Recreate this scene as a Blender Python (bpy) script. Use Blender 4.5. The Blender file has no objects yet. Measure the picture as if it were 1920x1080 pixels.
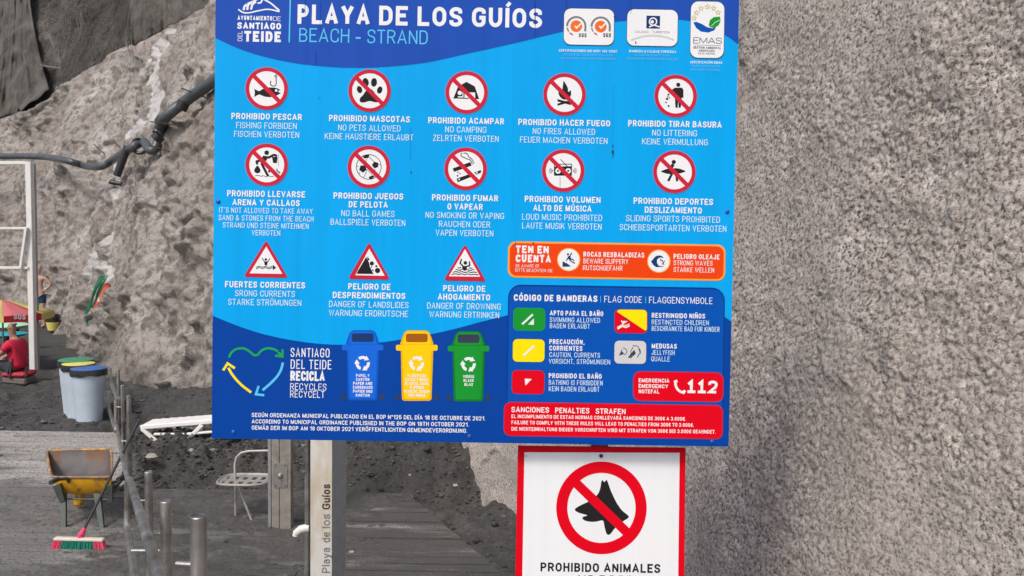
import bpy, bmesh, math, random
import numpy as np
from mathutils import Vector, Matrix
from mathutils.bvhtree import BVHTree

S = bpy.context.scene
COL = S.collection
R = math.radians
PI = math.pi
random.seed(7)

# ------------------------------------------------------------------ camera, light, exposure
CAM = Vector((0, 0, 2.9)); FPX = 1600.0
PITCH = math.atan(105 / FPX); ROLL = R(0.93)
cf = Vector((0, math.cos(PITCH), -math.sin(PITCH)))
cr0 = Vector((1, 0, 0)); cu0 = cr0.cross(cf)
cr = cr0 * math.cos(ROLL) + cu0 * math.sin(ROLL)
cu = cu0 * math.cos(ROLL) - cr0 * math.sin(ROLL)
cd = bpy.data.cameras.new('camera'); cam = bpy.data.objects.new('camera', cd); COL.objects.link(cam)
cd.sensor_width = 36; cd.lens = 36 * FPX / 1920; cd.clip_start = 0.05; cd.clip_end = 2000
cam.matrix_world = Matrix(((cr.x, cu.x, -cf.x, CAM.x), (cr.y, cu.y, -cf.y, CAM.y), (cr.z, cu.z, -cf.z, CAM.z), (0, 0, 0, 1)))
S.camera = cam

SUN_EL, SUN_AZ = 50, 210        # azimuth clockwise from +Y: the sun stands behind and left of the viewer
w = bpy.data.worlds.new('World'); S.world = w; w.use_nodes = True
nt = w.node_tree; bgn = nt.nodes['Background']
sky = nt.nodes.new('ShaderNodeTexSky'); sky.sky_type = 'NISHITA'; sky.sun_disc = False
sky.sun_elevation = R(SUN_EL); sky.sun_rotation = R(SUN_AZ); sky.dust_density = 4; sky.air_density = 1.0; sky.ozone_density = 0.6
nt.links.new(sky.outputs[0], bgn.inputs[0]); bgn.inputs[1].default_value = 0.12
sl = bpy.data.lights.new('sun', 'SUN'); sl.energy = 1.5; sl.angle = R(11); sl.color = (1, .95, .88)
so = bpy.data.objects.new('sun', sl); COL.objects.link(so)
sd = Vector((math.sin(R(SUN_AZ)) * math.cos(R(SUN_EL)), math.cos(R(SUN_AZ)) * math.cos(R(SUN_EL)), math.sin(R(SUN_EL))))
so.rotation_euler = (-sd).to_track_quat('-Z', 'Y').to_euler(); so.location = (-5, -5, 20)
S.view_settings.view_transform = 'Standard'; S.view_settings.look = 'None'
S.view_settings.exposure = 0.34; S.view_settings.gamma = 1

# ------------------------------------------------------------------ helpers
def ray(px, py):
    return cf + cr * ((px - 960) / FPX) - cu * ((py - 540) / FPX)
def at(px, py, Y):                       # the world point on that line of sight at distance Y
    d = ray(px, py); return CAM + d * (Y / d.y)
def gnd(px, py, z=0.0):
    d = ray(px, py); return CAM + d * ((z - CAM.z) / d.z)
def srgb(r, g, b):
    f = lambda c: (c / 255 / 12.92) if c / 255 <= .04045 else ((c / 255 + .055) / 1.055) ** 2.4
    return (f(r), f(g), f(b))

class MB:
    def __init__(s): s.v = []; s.f = []; s.m = []; s.mi = 0; s.n = 0
    def add(s, vs, fs):
        o = len(s.v); s.v += [tuple(p) for p in vs]
        for f in fs: s.f.append(tuple(i + o for i in f)); s.m.append(s.mi)
        return s
    def box(s, c, d, rot=None, bev=0.0):
        c = Vector(c); hx, hy, hz = d[0] / 2, d[1] / 2, d[2] / 2
        b = min(bev, hx * .9, hy * .9, hz * .9)
        if b <= 0:
            P = [Vector((x * hx, y * hy, z * hz)) for z in (-1, 1) for y in (-1, 1) for x in (-1, 1)]
            F = [(0, 2, 3, 1), (4, 5, 7, 6), (0, 1, 5, 4), (2, 6, 7, 3), (0, 4, 6, 2), (1, 3, 7, 5)]
        else:
            P = []
            idx = {}
            for z in (-1, 1):
                for y in (-1, 1):
                    for x in (-1, 1):
                        for ax in range(3):
                            q = [x * hx, y * hy, z * hz]
                            for k in range(3):
                                if k != ax: q[k] -= (x, y, z)[k] * b
                            idx[(x, y, z, ax)] = len(P); P.append(Vector(q))
            F = []
            I = lambda x, y, z, a: idx[(x, y, z, a)]
            for sg in (-1, 1):
                a = [I(sg, -1, -1, 0), I(sg, 1, -1, 0), I(sg, 1, 1, 0), I(sg, -1, 1, 0)]; F.append(a if sg > 0 else a[::-1])
                a = [I(-1, sg, -1, 1), I(-1, sg, 1, 1), I(1, sg, 1, 1), I(1, sg, -1, 1)]; F.append(a if sg > 0 else a[::-1])
                a = [I(-1, -1, sg, 2), I(1, -1, sg, 2), I(1, 1, sg, 2), I(-1, 1, sg, 2)]; F.append(a if sg > 0 else a[::-1])
            for p in (-1, 1):
                for q in (-1, 1):
                    F.append([I(p, q, -1, 0), I(p, q, 1, 0), I(p, q, 1, 1), I(p, q, -1, 1)])
                    F.append([I(p, -1, q, 0), I(p, 1, q, 0), I(p, 1, q, 2), I(p, -1, q, 2)])
                    F.append([I(-1, p, q, 1), I(1, p, q, 1), I(1, p, q, 2), I(-1, p, q, 2)])
                    for r_ in (-1, 1): F.append([I(p, q, r_, 0), I(p, q, r_, 1), I(p, q, r_, 2)])
        M = rot if rot is not None else Matrix.Identity(3)
        return s.add([c + M @ p for p in P], F)
    def tube(s, pts, r, n=10, closed=False, cap=True):
        pts = [Vector(p) for p in pts]; m = len(pts)
        rr = r if isinstance(r, (list, tuple)) else [r] * m
        vs = []; up = None
        for i, p in enumerate(pts):
            a = pts[(i - 1) % m] if (closed or i > 0) else p
            b = pts[(i + 1) % m] if (closed or i < m - 1) else p
            t = (b - a).normalized()
            if up is None:
                up = t.cross(Vector((0, 0, 1)))
                if up.length < 1e-3: up = t.cross(Vector((0, 1, 0)))
                up.normalize()
            up = (up - t * up.dot(t)).normalized(); sd_ = t.cross(up)
            for k in range(n):
                an = 2 * PI * k / n; vs.append(p + (up * math.cos(an) + sd_ * math.sin(an)) * rr[i])
        fs = []
        for i in range(m if closed else m - 1):
            j = (i + 1) % m
            for k in range(n): fs.append((i * n + k, i * n + (k + 1) % n, j * n + (k + 1) % n, j * n + k))
        if cap and not closed:
            fs.append(tuple(range(n))[::-1]); fs.append(tuple((m - 1) * n + k for k in range(n)))
        return s.add(vs, fs)
    def lathe(s, c, prof, n=24, M=None):     # prof: (radius, height)
        c = Vector(c); vs = []; fs = []
        M = M or Matrix.Identity(3)
        for (r, h) in prof:
            for k in range(n): vs.append(c + M @ Vector((r * math.cos(2 * PI * k / n), r * math.sin(2 * PI * k / n), h)))
        for i in range(len(prof) - 1):
            for k in range(n): fs.append((i * n + k, i * n + (k + 1) % n, (i + 1) * n + (k + 1) % n, (i + 1) * n + k))
        fs.append(tuple(range(n))[::-1]); fs.append(tuple((len(prof) - 1) * n + k for k in range(n)))
        return s.add(vs, fs)
    def prism(s, P, thick, nrm):
        P = [Vector(p) for p in P]; o = Vector(nrm) * thick; k = len(P)
        return s.add(P + [p + o for p in P], [tuple(range(k))[::-1], tuple(range(k, 2 * k))] + [(i, (i + 1) % k, k + (i + 1) % k, k + i) for i in range(k)])

WL = {}
def link(o, parent, wloc):
    COL.objects.link(o); WL[o.name] = Vector(wloc)
    if parent is not None:
        o.parent = parent; o.location = Vector(wloc) - WL[parent.name]
    else: o.location = wloc
    return o
def build(name, mb, mat, parent=None, loc=None, smooth=False, recalc=True, kind=None, label=None):
    """one mesh object; vertices are given in world coordinates"""
    loc = Vector(loc) if loc is not None else (WL[parent.name] if parent is not None else Vector((0, 0, 0)))
    me = bpy.data.meshes.new(name)
    me.from_pydata([(x - loc.x, y - loc.y, z - loc.z) for x, y, z in mb.v], [], mb.f)
    mats = mat if isinstance(mat, (list, tuple)) else [mat]
    for m in mats: me.materials.append(m)
    if len(mats) > 1: me.polygons.foreach_set('material_index', mb.m)
    if recalc:
        b = bmesh.new(); b.from_mesh(me); bmesh.ops.recalc_face_normals(b, faces=b.faces); b.to_mesh(me); b.free()
    if smooth:
        me.polygons.foreach_set('use_smooth', [True] * len(me.polygons))
        me.set_sharp_from_angle(angle=R(smooth if smooth is not True else 40))
    o = bpy.data.objects.new(name, me); link(o, parent, loc)
    if kind: o['kind'] = kind
    if label: o['label'] = label
    return o
def thing(name, label, cat, loc, group=None):
    o = bpy.data.objects.new(name, None); o.empty_display_size = .1; link(o, None, loc)
    o['label'] = label; o['category'] = cat
    if group: o['group'] = group
    return o
def tag(o, label, cat, group=None):
    o['label'] = label; o['category'] = cat
    if group: o['group'] = group
    return o

# ------------------------------------------------------------------ materials
class NT:
    def __init__(s, name):
        s.m = bpy.data.materials.new(name); s.m.use_nodes = True; s.t = s.m.node_tree; s.b = s.t.nodes['Principled BSDF']
        s.tc = s.t.nodes.new('ShaderNodeTexCoord')
    def n(s, ty, **k):
        o = s.t.nodes.new(ty)
        for a, b in k.items(): setattr(o, a, b)
        return o
    def l(s, a, b): s.t.links.new(a, b)
    def noise(s, scale, detail=6, rough=.6, sc=None, coord='Object', dist=0):
        o = s.n('ShaderNodeTexNoise'); o.inputs['Scale'].default_value = scale; o.inputs['Detail'].default_value = detail
        o.inputs['Roughness'].default_value = rough; o.inputs['Distortion'].default_value = dist
        src = s.tc.outputs[coord]
        if sc:
            mp = s.n('ShaderNodeMapping'); mp.inputs['Scale'].default_value = sc; s.l(src, mp.inputs[0]); src = mp.outputs[0]
        s.l(src, o.inputs['Vector']); return o.outputs['Fac']
    def ramp(s, fac, stops):
        o = s.n('ShaderNodeValToRGB'); e = o.color_ramp.elements
        while len(e) < len(stops): e.new(.5)
        for x, (p, c) in zip(e, stops): x.position = p; x.color = (*c, 1) if len(c) == 3 else c
        s.l(fac, o.inputs[0]); return o.outputs[0]
    def mix(s, fac, a, b, mode='MIX'):
        o = s.n('ShaderNodeMix', data_type='RGBA', blend_type=mode)
        for i, v in ((0, fac), (6, a), (7, b)):
            if hasattr(v, 'is_linked'): s.l(v, o.inputs[i])
            elif i == 0: o.inputs[0].default_value = v
            else: o.inputs[i].default_value = (*v, 1)
        return o.outputs[2]
    def bump(s, h, dist, strength=1.0, prev=None):
        o = s.n('ShaderNodeBump'); o.inputs['Distance'].default_value = dist; o.inputs['Strength'].default_value = strength
        s.l(h, o.inputs['Height'])
        if prev: s.l(prev, o.inputs['Normal'])
        s.l(o.outputs[0], s.b.inputs['Normal']); return o.outputs[0]
    def color(s, c):
        if hasattr(c, 'is_linked'): s.l(c, s.b.inputs['Base Color'])
        else: s.b.inputs['Base Color'].default_value = (*c, 1)
    def rough(s, r, metal=0):
        if hasattr(r, 'is_linked'): s.l(r, s.b.inputs['Roughness'])
        else: s.b.inputs['Roughness'].default_value = r
        s.b.inputs['Metallic'].default_value = metal
g3 = lambda v: (v, v, v)

def plain(name, c, rough=.5, metal=0, var=.12, scale=14, bump=.0, c2=None, thr=(.5, .7)):
    a = NT(name); nz = a.noise(scale, 5)
    dark = tuple(x * (1 - var) for x in c); lite = tuple(min(1, x * (1 + var * .6)) for x in c)
    col = a.ramp(nz, [(.3, dark), (.7, lite)])
    if c2 is not None:
        n2 = a.noise(scale * .6, 8, .7); f = a.ramp(n2, [(thr[0], g3(0)), (thr[1], g3(1))]); col = a.mix(f, col, c2)
    a.color(col); a.rough(a.ramp(nz, [(.3, g3(rough * .85)), (.7, g3(min(1, rough * 1.15)))]), metal)
    if bump: a.bump(a.noise(scale * 5, 4), bump)
    return a.m

def print_mat(name, c, fade=.06):
    """printed vinyl on sheet metal: faint vertical streaks and chalking"""
    a = NT(name)
    st = a.noise(1, 5, .6, sc=(16, 1, 0.7)); cl = a.noise(1.6, 3)
    col = a.ramp(st, [(.32, tuple(x * (1 - fade) for x in c)), (.62, c), (.8, tuple(x * (1 - fade * .5) for x in c))])
    col = a.mix(a.ramp(cl, [(.35, g3(0)), (.75, g3(fade * .8))]), col, tuple(min(1, x * .95 + .03) for x in c))
    a.color(col); a.rough(a.ramp(cl, [(.3, g3(.42)), (.7, g3(.55))]))
    a.b.inputs['Specular IOR Level'].default_value = .10
    a.bump(a.noise(7, 3), .0012)
    return a.m

P = {}
P['light'] = print_mat('sign_light_blue', srgb(0, 166, 243), .10)
P['head'] = print_mat('sign_header_blue', srgb(30, 80, 182), .10)
P['foot'] = print_mat('sign_footer_blue', srgb(0, 66, 160))
P['boxblue'] = print_mat('sign_box_blue', srgb(0, 82, 180), .05)
P['edgeblue'] = print_mat('sign_box_edge_blue', srgb(0, 56, 140), .05)
P['white'] = print_mat('sign_white', srgb(232, 236, 242), .04)
P['paleb'] = print_mat('sign_pale_lettering', srgb(205, 232, 246), .04)
P['cyan'] = print_mat('sign_cyan_lettering', srgb(90, 195, 245), .04)
P['ring'] = print_mat('sign_ring_red', srgb(200, 36, 62), .06)
P['halo'] = print_mat('sign_ring_edge', srgb(120, 150, 205), .06)
P['red'] = print_mat('sign_red', srgb(222, 0, 30), .05)
P['black'] = print_mat('sign_black', srgb(36, 34, 38), .05)
P['orange'] = print_mat('sign_orange', srgb(232, 68, 14), .05)
P['orangel'] = print_mat('sign_orange_edge', srgb(250, 160, 50), .05)
P['yellow'] = print_mat('sign_yellow', srgb(246, 226, 8), .05)
P['binyel'] = print_mat('sign_bin_yellow', srgb(250, 205, 10), .05)
P['binyel2'] = print_mat('sign_bin_yellow_dark', srgb(232, 176, 0), .05)
P['green'] = print_mat('sign_green', srgb(24, 148, 50), .05)
P['green2'] = print_mat('sign_green_dark', srgb(14, 118, 40), .05)
P['arrowg'] = print_mat('sign_arrow_green', srgb(30, 160, 90), .05)
P['binblue'] = print_mat('sign_bin_blue', srgb(22, 104, 222), .05)
P['binblue2'] = print_mat('sign_bin_blue_dark', srgb(16, 86, 196), .05)
P['navy'] = print_mat('sign_navy', srgb(26, 56, 112), .05)
P['slate'] = print_mat('sign_slate', srgb(52, 62, 84), .05)
P['brown'] = print_mat('sign_brown', srgb(160, 92, 20), .05)
P['grey'] = print_mat('sign_grey', srgb(120, 122, 128), .05)
P['greyl'] = print_mat('sign_pale_grey', srgb(205, 207, 212), .05)
P['sgs'] = print_mat('sign_seal_orange', srgb(235, 112, 40), .05)
P['gold'] = print_mat('sign_star_gold', srgb(190, 180, 60), .05)

M_STEEL = plain('stainless_steel', (.47, .46, .44), .45, 1, .35, 6, .0015, (.22, .20, .18), (.50, .66))
M_GALV = plain('galvanised_metal', (.36, .40, .45), .5, .6, .15, 20)
M_ALU = plain('sign_back_metal', (.42, .43, .45), .5, .7, .1, 10)
M_BLUEBOLT = plain('blue_bolt_head', srgb(20, 80, 170), .4)
M_SAND0 = None

# ------------------------------------------------------------------ numpy noise
def _h(ix, iy, iz, seed):
    h = (ix.astype(np.int64) * 374761393 + iy.astype(np.int64) * 668265263 + iz.astype(np.int64) * 2147483647 + seed * 974634777) & 0xffffffff
    h = ((h ^ (h >> 13)) * 1274126177) & 0xffffffff
    h = ((h ^ (h >> 16)) * 2246822519) & 0xffffffff
    return ((h ^ (h >> 15)) & 0xffffff).astype(np.float64) / 0xffffff * 2 - 1
def vnoise(p, seed=0):
    i = np.floor(p); f = p - i; f = f * f * f * (f * (f * 6 - 15) + 10); i = i.astype(np.int64)
    r = 0
    for dx in (0, 1):
        wx = f[..., 0] if dx else 1 - f[..., 0]
        for dy in (0, 1):
            wy = f[..., 1] if dy else 1 - f[..., 1]
            for dz in (0, 1):
                wz = f[..., 2] if dz else 1 - f[..., 2]
                r = r + wx * wy * wz * _h(i[..., 0] + dx, i[..., 1] + dy, i[..., 2] + dz, seed)
    return r
ROTM = np.array([[.36, .48, -.8], [-.8, .6, 0], [.48, .64, .6]])
def fbm(p, scale, oct=4, seed=0, gain=.5, ridge=False, stretch=(1, 1, 1)):
    q = p * np.array(stretch) / scale; a = 1; s = 0; t = 0
    for k in range(oct):
        q = q @ ROTM.T
        n = vnoise(q + 13.7 * k, seed + k)
        if ridge: n = 1 - 2 * np.abs(n)
        s = s + n * a; t += a; a *= gain; q = q * 2.03
    return s / t
def smooth(a, b, x):
    t = np.clip((x - a) / (b - a), 0, 1); return t * t * (3 - 2 * t)

def grid_object(name, Pts, mat, attrs=None, smoothsh=True, parent=None):
    nu, nv = Pts.shape[:2]; me = bpy.data.meshes.new(name)
    V = Pts.reshape(-1, 3).astype(np.float32)
    i = np.arange(nu - 1)[:, None] * nv + np.arange(nv - 1)[None, :]
    F = np.stack([i, i + nv, i + nv + 1, i + 1], -1).reshape(-1, 4)
    me.vertices.add(len(V)); me.vertices.foreach_set('co', V.ravel())
    me.loops.add(F.size); me.loops.foreach_set('vertex_index', F.ravel().astype(np.int32))
    me.polygons.add(len(F)); me.polygons.foreach_set('loop_start', np.arange(0, F.size, 4, dtype=np.int32))
    me.polygons.foreach_set('loop_total', np.full(len(F), 4, dtype=np.int32))
    me.update(calc_edges=True); me.validate()
    for k, v in (attrs or {}).items():
        at_ = me.attributes.new(k, 'FLOAT', 'POINT'); at_.data.foreach_set('value', v.reshape(-1).astype(np.float32))
    if smoothsh: me.polygons.foreach_set('use_smooth', [True] * len(F))
    me.materials.append(mat)
    o = bpy.data.objects.new(name, me); link(o, parent, (0, 0, 0)); return o, V, F

# ------------------------------------------------------------------ the cliff and the sprayed concrete wall
BASE = [(-46, 44), (-30, 35), (-20, 29.5), (-13.8, 25.2), (-10.6, 20.8), (-8.2, 17.3), (-4.9, 13.6), (-2.3, 11.4), (-1.0, 10.0), (-.35, 9.35),
        (0.0, 8.75), (.33, 7.6), (.58, 6.3), (.78, 5.1), (.93, 4.2), (1.17, 3.4), (1.50, 2.6), (1.75, 1.7), (1.9, .5), (2.0, -1.2), (2.0, -4)]
def catmull(pts, n=14):
    out = []
    for i in range(len(pts) - 1):
        p0 = pts[max(i - 1, 0)]; p1 = pts[i]; p2 = pts[i + 1]; p3 = pts[min(i + 2, len(pts) - 1)]
        for k in range(n):
            t = k / n
            out.append(tuple(.5 * ((2 * b) + (-a + c) * t + (2 * a - 5 * b + 4 * c - d) * t * t + (-a + 3 * b - 3 * c + d) * t ** 3) for a, b, c, d in zip(p0, p1, p2, p3)))
    out.append(pts[-1]); return out
bc = np.array(catmull(BASE)); seg = np.hypot(*np.diff(bc, axis=0).T); arc = np.concatenate([[0], np.cumsum(seg)])
def bxy(u): return np.interp(u, arc, bc[:, 0]), np.interp(u, arc, bc[:, 1])
def nrm(u):
    x0, y0 = bxy(u - .6); x1, y1 = bxy(u + .6); tx, ty = x1 - x0, y1 - y0; L = np.hypot(tx, ty) + 1e-9
    return -ty / L, tx / L                       # towards the rock
def u_at_x(x): return float(np.interp(x, bc[:-40, 0], arc[:-40]))
U_SEAM = u_at_x(-2.6); U_END = arc[-1]
def crest(u):
    return np.interp(u, [u_at_x(-30), u_at_x(-19), u_at_x(-15.5), u_at_x(-12), u_at_x(-10.6), u_at_x(-8.2), u_at_x(-7.2), u_at_x(-4.9), u_at_x(-2.3), u_at_x(.5)], [5.2, 7.4, 9.3, 8.8, 8.6, 8.4, 9.2, 10, 10, 10])
def wavg(u): return smooth(U_SEAM - 2.5, U_SEAM + 1.5, u)       # 0 on the raw cliff, 1 on the concrete
def setback(u, z):
    a = wavg(u); return (1 - a) * (.26 * z + .012 * z * z) + a * (.12 * z)
def surf(u, z, detail=True):
    x, y = bxy(u); nx, ny = nrm(u); s = setback(u, z); a = wavg(u)
    Pn = np.stack([x + nx * s, y + ny * s, z], -1)
    d = (1 - a) * (.60 * fbm(Pn, 3.2, 3, 3, stretch=(1, 1, .6)) + .13 * fbm(Pn, 1.1, 3, 9, ridge=True, stretch=(1, 1, .8))) + a * (.10 * fbm(Pn, 1.3, 3, 21))
    if detail:
        d = d + (1 - a) * (.16 * fbm(Pn, .55, 4, 31, gain=.6) * (.5 + smooth(-.2, .4, fbm(Pn, 2.0, 2, 33))) + .05 * fbm(Pn, .15, 3, 37, ridge=True) + .30 * np.maximum(0, fbm(Pn, 1.4, 4, 43, gain=.55, stretch=(1, 1, 1.8))) ** 1.0 * smooth(-.1, .35, fbm(Pn, 3.5, 2, 47)) - .22 * smooth(.16, .0, np.abs(fbm(Pn, .9, 3, 39, stretch=(1, 1, 1.5)))) * smooth(0, .5, fbm(Pn, 1.7, 2, 41)))
        b1 = np.abs(fbm(Pn, .030, 3, 51)); b2 = fbm(Pn, .16, 3, 57); b3 = fbm(Pn, .022, 2, 61)
        gate = smooth(-.35, .45, fbm(Pn, .7, 2, 71))
        d = d + a * (-.018 * b1 * (.15 + 1.2 * gate) + .018 * b2 * (.15 + 1.2 * gate ** 2) + .0055 * b3 - .03 * smooth(.12, 0, np.abs(fbm(Pn, .8, 4, 81))) * smooth(.1, .5, fbm(Pn, 1.0, 2, 83)))
    Pn = Pn.copy(); Pn[..., 0] += nx * d; Pn[..., 1] += ny * d; Pn[..., 2] += -.25 * d * (1 - a)
    return Pn, d

def rock_mat():
    a = NT('cliff_rock')
    n1 = a.noise(.55, 8, .62); n2 = a.noise(3.2, 8, .68); n3 = a.noise(16, 6, .7); n4 = a.noise(.9, 5, .5)
    c = a.ramp(n1, [(.3, (.26, .235, .218)), (.5, (.39, .362, .342)), (.68, (.53, .505, .487))])
    c = a.mix(a.ramp(n2, [(.42, g3(.85)), (.52, g3(0))]), c, (.165, .147, .135))
    c = a.mix(a.ramp(n4, [(.48, g3(0)), (.64, g3(.42))]), c, (.30, .25, .215))
    c = a.mix(a.ramp(n3, [(.36, g3(.7)), (.45, g3(0))]), c, (.12, .105, .095))
    c = a.mix(a.ramp(n3, [(.56, g3(0)), (.7, g3(.28))]), c, (.46, .44, .42))
    at_ = a.n('ShaderNodeAttribute', attribute_name='stain')
    c = a.mix(a.ramp(at_.outputs['Fac'], [(.35, g3(0)), (.6, g3(.9))]), c, (.60, .59, .60))
    at2 = a.n('ShaderNodeAttribute', attribute_name='foot_dark')
    c = a.mix(a.ramp(at2.outputs['Fac'], [(.3, g3(0)), (.8, g3(.75))]), c, (.10, .092, .086))
    a.color(c); a.rough(.95)
    b = a.bump(n3, .06, .9); a.bump(a.noise(50, 4, .7), .02, .8, b)
    return a.m
def wall_mat():
    a = NT('sprayed_concrete')
    n1 = a.noise(1.1, 6, .6); n2 = a.noise(62, 4, .7); n3 = a.noise(24, 5, .7)
    c = a.ramp(n1, [(.3, (.53, .468, .432)), (.5, (.64, .573, .535)), (.7, (.71, .645, .605))])
    big = a.noise(1.6, 7, .65, dist=.6); dm = a.noise(.8, 5, .6, sc=(1, 1, .45))
    c = a.mix(a.ramp(n3, [(.38, g3(.6)), (.5, g3(0))]), c, (.30, .27, .255))
    c = a.mix(a.ramp(n2, [(.42, g3(1)), (.465, g3(0))]), c, a.mix(a.ramp(big, [(.35, g3(0)), (.6, g3(1))]), (.22, .195, .18), (.04, .035, .032)))
    c = a.mix(a.ramp(n2, [(.54, g3(0)), (.59, g3(.8))]), c, (.86, .82, .79))
    c = a.mix(a.ramp(a.noise(5, 7, .75), [(.60, g3(0)), (.70, g3(.55))]), c, (.27, .235, .16))
    c = a.mix(a.ramp(a.noise(9, 6, .75), [(.32, g3(.55)), (.42, g3(0))]), c, (.22, .20, .19))
    c = a.mix(a.ramp(dm, [(.5, g3(0)), (.68, g3(.4))]), c, (.33, .305, .29))
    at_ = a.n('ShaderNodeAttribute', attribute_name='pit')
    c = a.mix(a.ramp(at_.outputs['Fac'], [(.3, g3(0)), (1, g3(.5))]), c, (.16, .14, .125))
    a.color(c); a.rough(.93)
    b = a.bump(n3, .006, 1.0); a.bump(n2, .009, 1.0, b)
    return a.m
M_ROCK = rock_mat(); M_WALL = wall_mat()

# raw cliff
us = []; u = u_at_x(-34)
while u < U_SEAM + .1:
    x, y = bxy(u); us.append(u); u += max(.03, .0021 * math.hypot(x, y)) if x > -26 else .3
us = np.array(us); vs_ = np.linspace(0, 1, 250)
UU = np.repeat(us[:, None], len(vs_), 1); ZZ = -.4 + vs_[None, :] * (crest(us)[:, None] + .4 + .5 * fbm(np.stack([us, us * 0, us * 0], -1), 1.2, 3, 77)[:, None])
CP, dd = surf(UU, ZZ)
# round the crest back and over
k = smooth(.93, 1.0, vs_)[None, :]
nx, ny = nrm(UU); CP[..., 0] += nx * k * .9; CP[..., 1] += ny * k * .9
# white lime runs: each a streak of its own shape, measured on the rock
def hit_tools(V, F):
    return BVHTree.FromPolygons([tuple(p) for p in V.tolist()], F.tolist())
bv = hit_tools(CP.reshape(-1, 3)[:, :], np.stack([(np.arange(len(us) - 1)[:, None] * len(vs_) + np.arange(len(vs_) - 1)[None, :]).reshape(-1) + o for o in (0, len(vs_), len(vs_) + 1, 1)], -1))
def hit(px, py, off=0.0):
    d = ray(px, py).normalized(); r = bv.ray_cast(CAM, d)
    if r[0] is None: return at(px, py, 18)
    return r[0] - d * off
stain = np.zeros(CP.shape[:2]); foot_dark = np.zeros(CP.shape[:2])
nz = fbm(CP, .35, 4, 91); nz2 = fbm(CP, .12, 3, 95)
for pts, wd in (([(296, 95), (290, 140), (296, 175), (292, 215)], .24), ([(272, 130), (275, 120)], .22), ([(46, 170), (52, 160)], .3), ([(200, 445), (178, 475), (168, 500)], .18), ([(176, 498), (205, 512)], .16),
                ([(222, 330), (220, 370)], .11), ([(262, 235), (240, 250)], .13), ([(308, 90), (325, 62)], .12), ([(215, 310), (218, 335)], .1)):
    hp = [np.array(hit(*p)) for p in pts]
    for a_, b_ in zip(hp[:-1], hp[1:]):
        ab = b_ - a_; t = np.clip(((CP - a_) @ ab) / (ab @ ab + 1e-9), 0, 1)[..., None]
        dist = np.linalg.norm(CP - (a_ + ab * t), axis=-1)
        stain = np.maximum(stain, np.clip(1.15 - dist / wd * (.55) + .65 * nz + .35 * nz2, 0, 1) * (dist < wd * 2.2))
foot_dark = np.clip(smooth(1.1, 0, CP[..., 2] + .5 * nz) , 0, 1) * .6  # rock colour goes darker towards the foot, with a ragged upper limit
cliff, cv, cfaces = grid_object('cliff', CP, M_ROCK, {'stain': stain, 'foot_dark': foot_dark}); cliff['kind'] = 'structure'

# netted rock above the ledge
def dark_rock():
    a = NT('netted_rock')
    n1 = a.noise(.7, 8, .65); n2 = a.noise(7, 8, .75); n3 = a.noise(17, 6, .85, sc=(1, 1, .7))
    c = a.ramp(n1, [(.3, (.075, .068, .06)), (.52, (.14, .13, .118)), (.68, (.27, .255, .235))])
    c = a.mix(a.ramp(n2, [(.38, g3(.8)), (.55, g3(0))]), c, (.035, .032, .03))
    c = a.mix(a.ramp(n3, [(.50, g3(0)), (.62, g3(.75))]), c, (.30, .29, .27))
    c = a.mix(a.ramp(n3, [(.36, g3(.8)), (.45, g3(0))]), c, (.02, .019, .018))
    a.color(c); a.rough(.95); b = a.bump(n2, .2, 1.0); a.bump(n3, .09, 1.0, b); return a.m
us2 = us[::2]; vs2 = np.linspace(0, 1, 110)
UU2 = np.repeat(us2[:, None], len(vs2), 1); cz = crest(us2)[:, None] - .35; ZZ2 = cz + vs2[None, :] * 9
x, y = bxy(UU2); nx, ny = nrm(UU2); s2 = setback(UU2, np.repeat(cz, len(vs2), 1)) + .95 + .30 * (ZZ2 - cz)
UPn = np.stack([x + nx * s2, y + ny * s2, ZZ2], -1)
fold = .35 * fbm(UPn, 1.5, 3, 103, ridge=True, stretch=(1, 1, .22))
UP = UPn.copy(); dn = .55 * fbm(UPn, 2.2, 3, 101) + .12 * fbm(UPn, .4, 3, 105)
UP[..., 0] += nx * dn; UP[..., 1] += ny * dn
up, _, _ = grid_object('upper_cliff', UP, dark_rock()); up['kind'] = 'structure'
# close the top with a plateau running back
TP = np.stack([UP[:, -1, :], UP[:, -1, :] + np.stack([nx[:, 0] * 40, ny[:, 0] * 40, 3 + 0 * nx[:, 0]], -1)], 1)
tpo, _, _ = grid_object('cliff_plateau', TP, M_ROCK); tpo['kind'] = 'structure'

# sprayed concrete wall (finer where it is nearer)
uw = []; u = U_SEAM
while u < U_END:
    x, y = bxy(u); dist = math.hypot(x, y); uw.append(u)
    vis = x < y * .68 and y > 0
    u += (max(.0068, .0024 * dist) if vis else .08)
uw = np.array(uw)
zl = [-.4]
while zl[-1] < 9.4:
    z = zl[-1]; zl.append(z + (.02 if z < 1.2 else .0078 if z < 4.1 else .05 if z < 5.5 else .12))
zl = np.array(zl)
WUU = np.repeat(uw[:, None], len(zl), 1); WZ = np.repeat(zl[None, :], len(uw), 0)
WP, wd_ = surf(WUU, WZ)
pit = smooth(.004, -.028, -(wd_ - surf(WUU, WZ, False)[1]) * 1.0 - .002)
wall = None
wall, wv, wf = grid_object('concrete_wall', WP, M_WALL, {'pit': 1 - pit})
tag(wall, 'rough grey sprayed concrete wall filling the right side behind the blue sign', 'wall')

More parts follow.
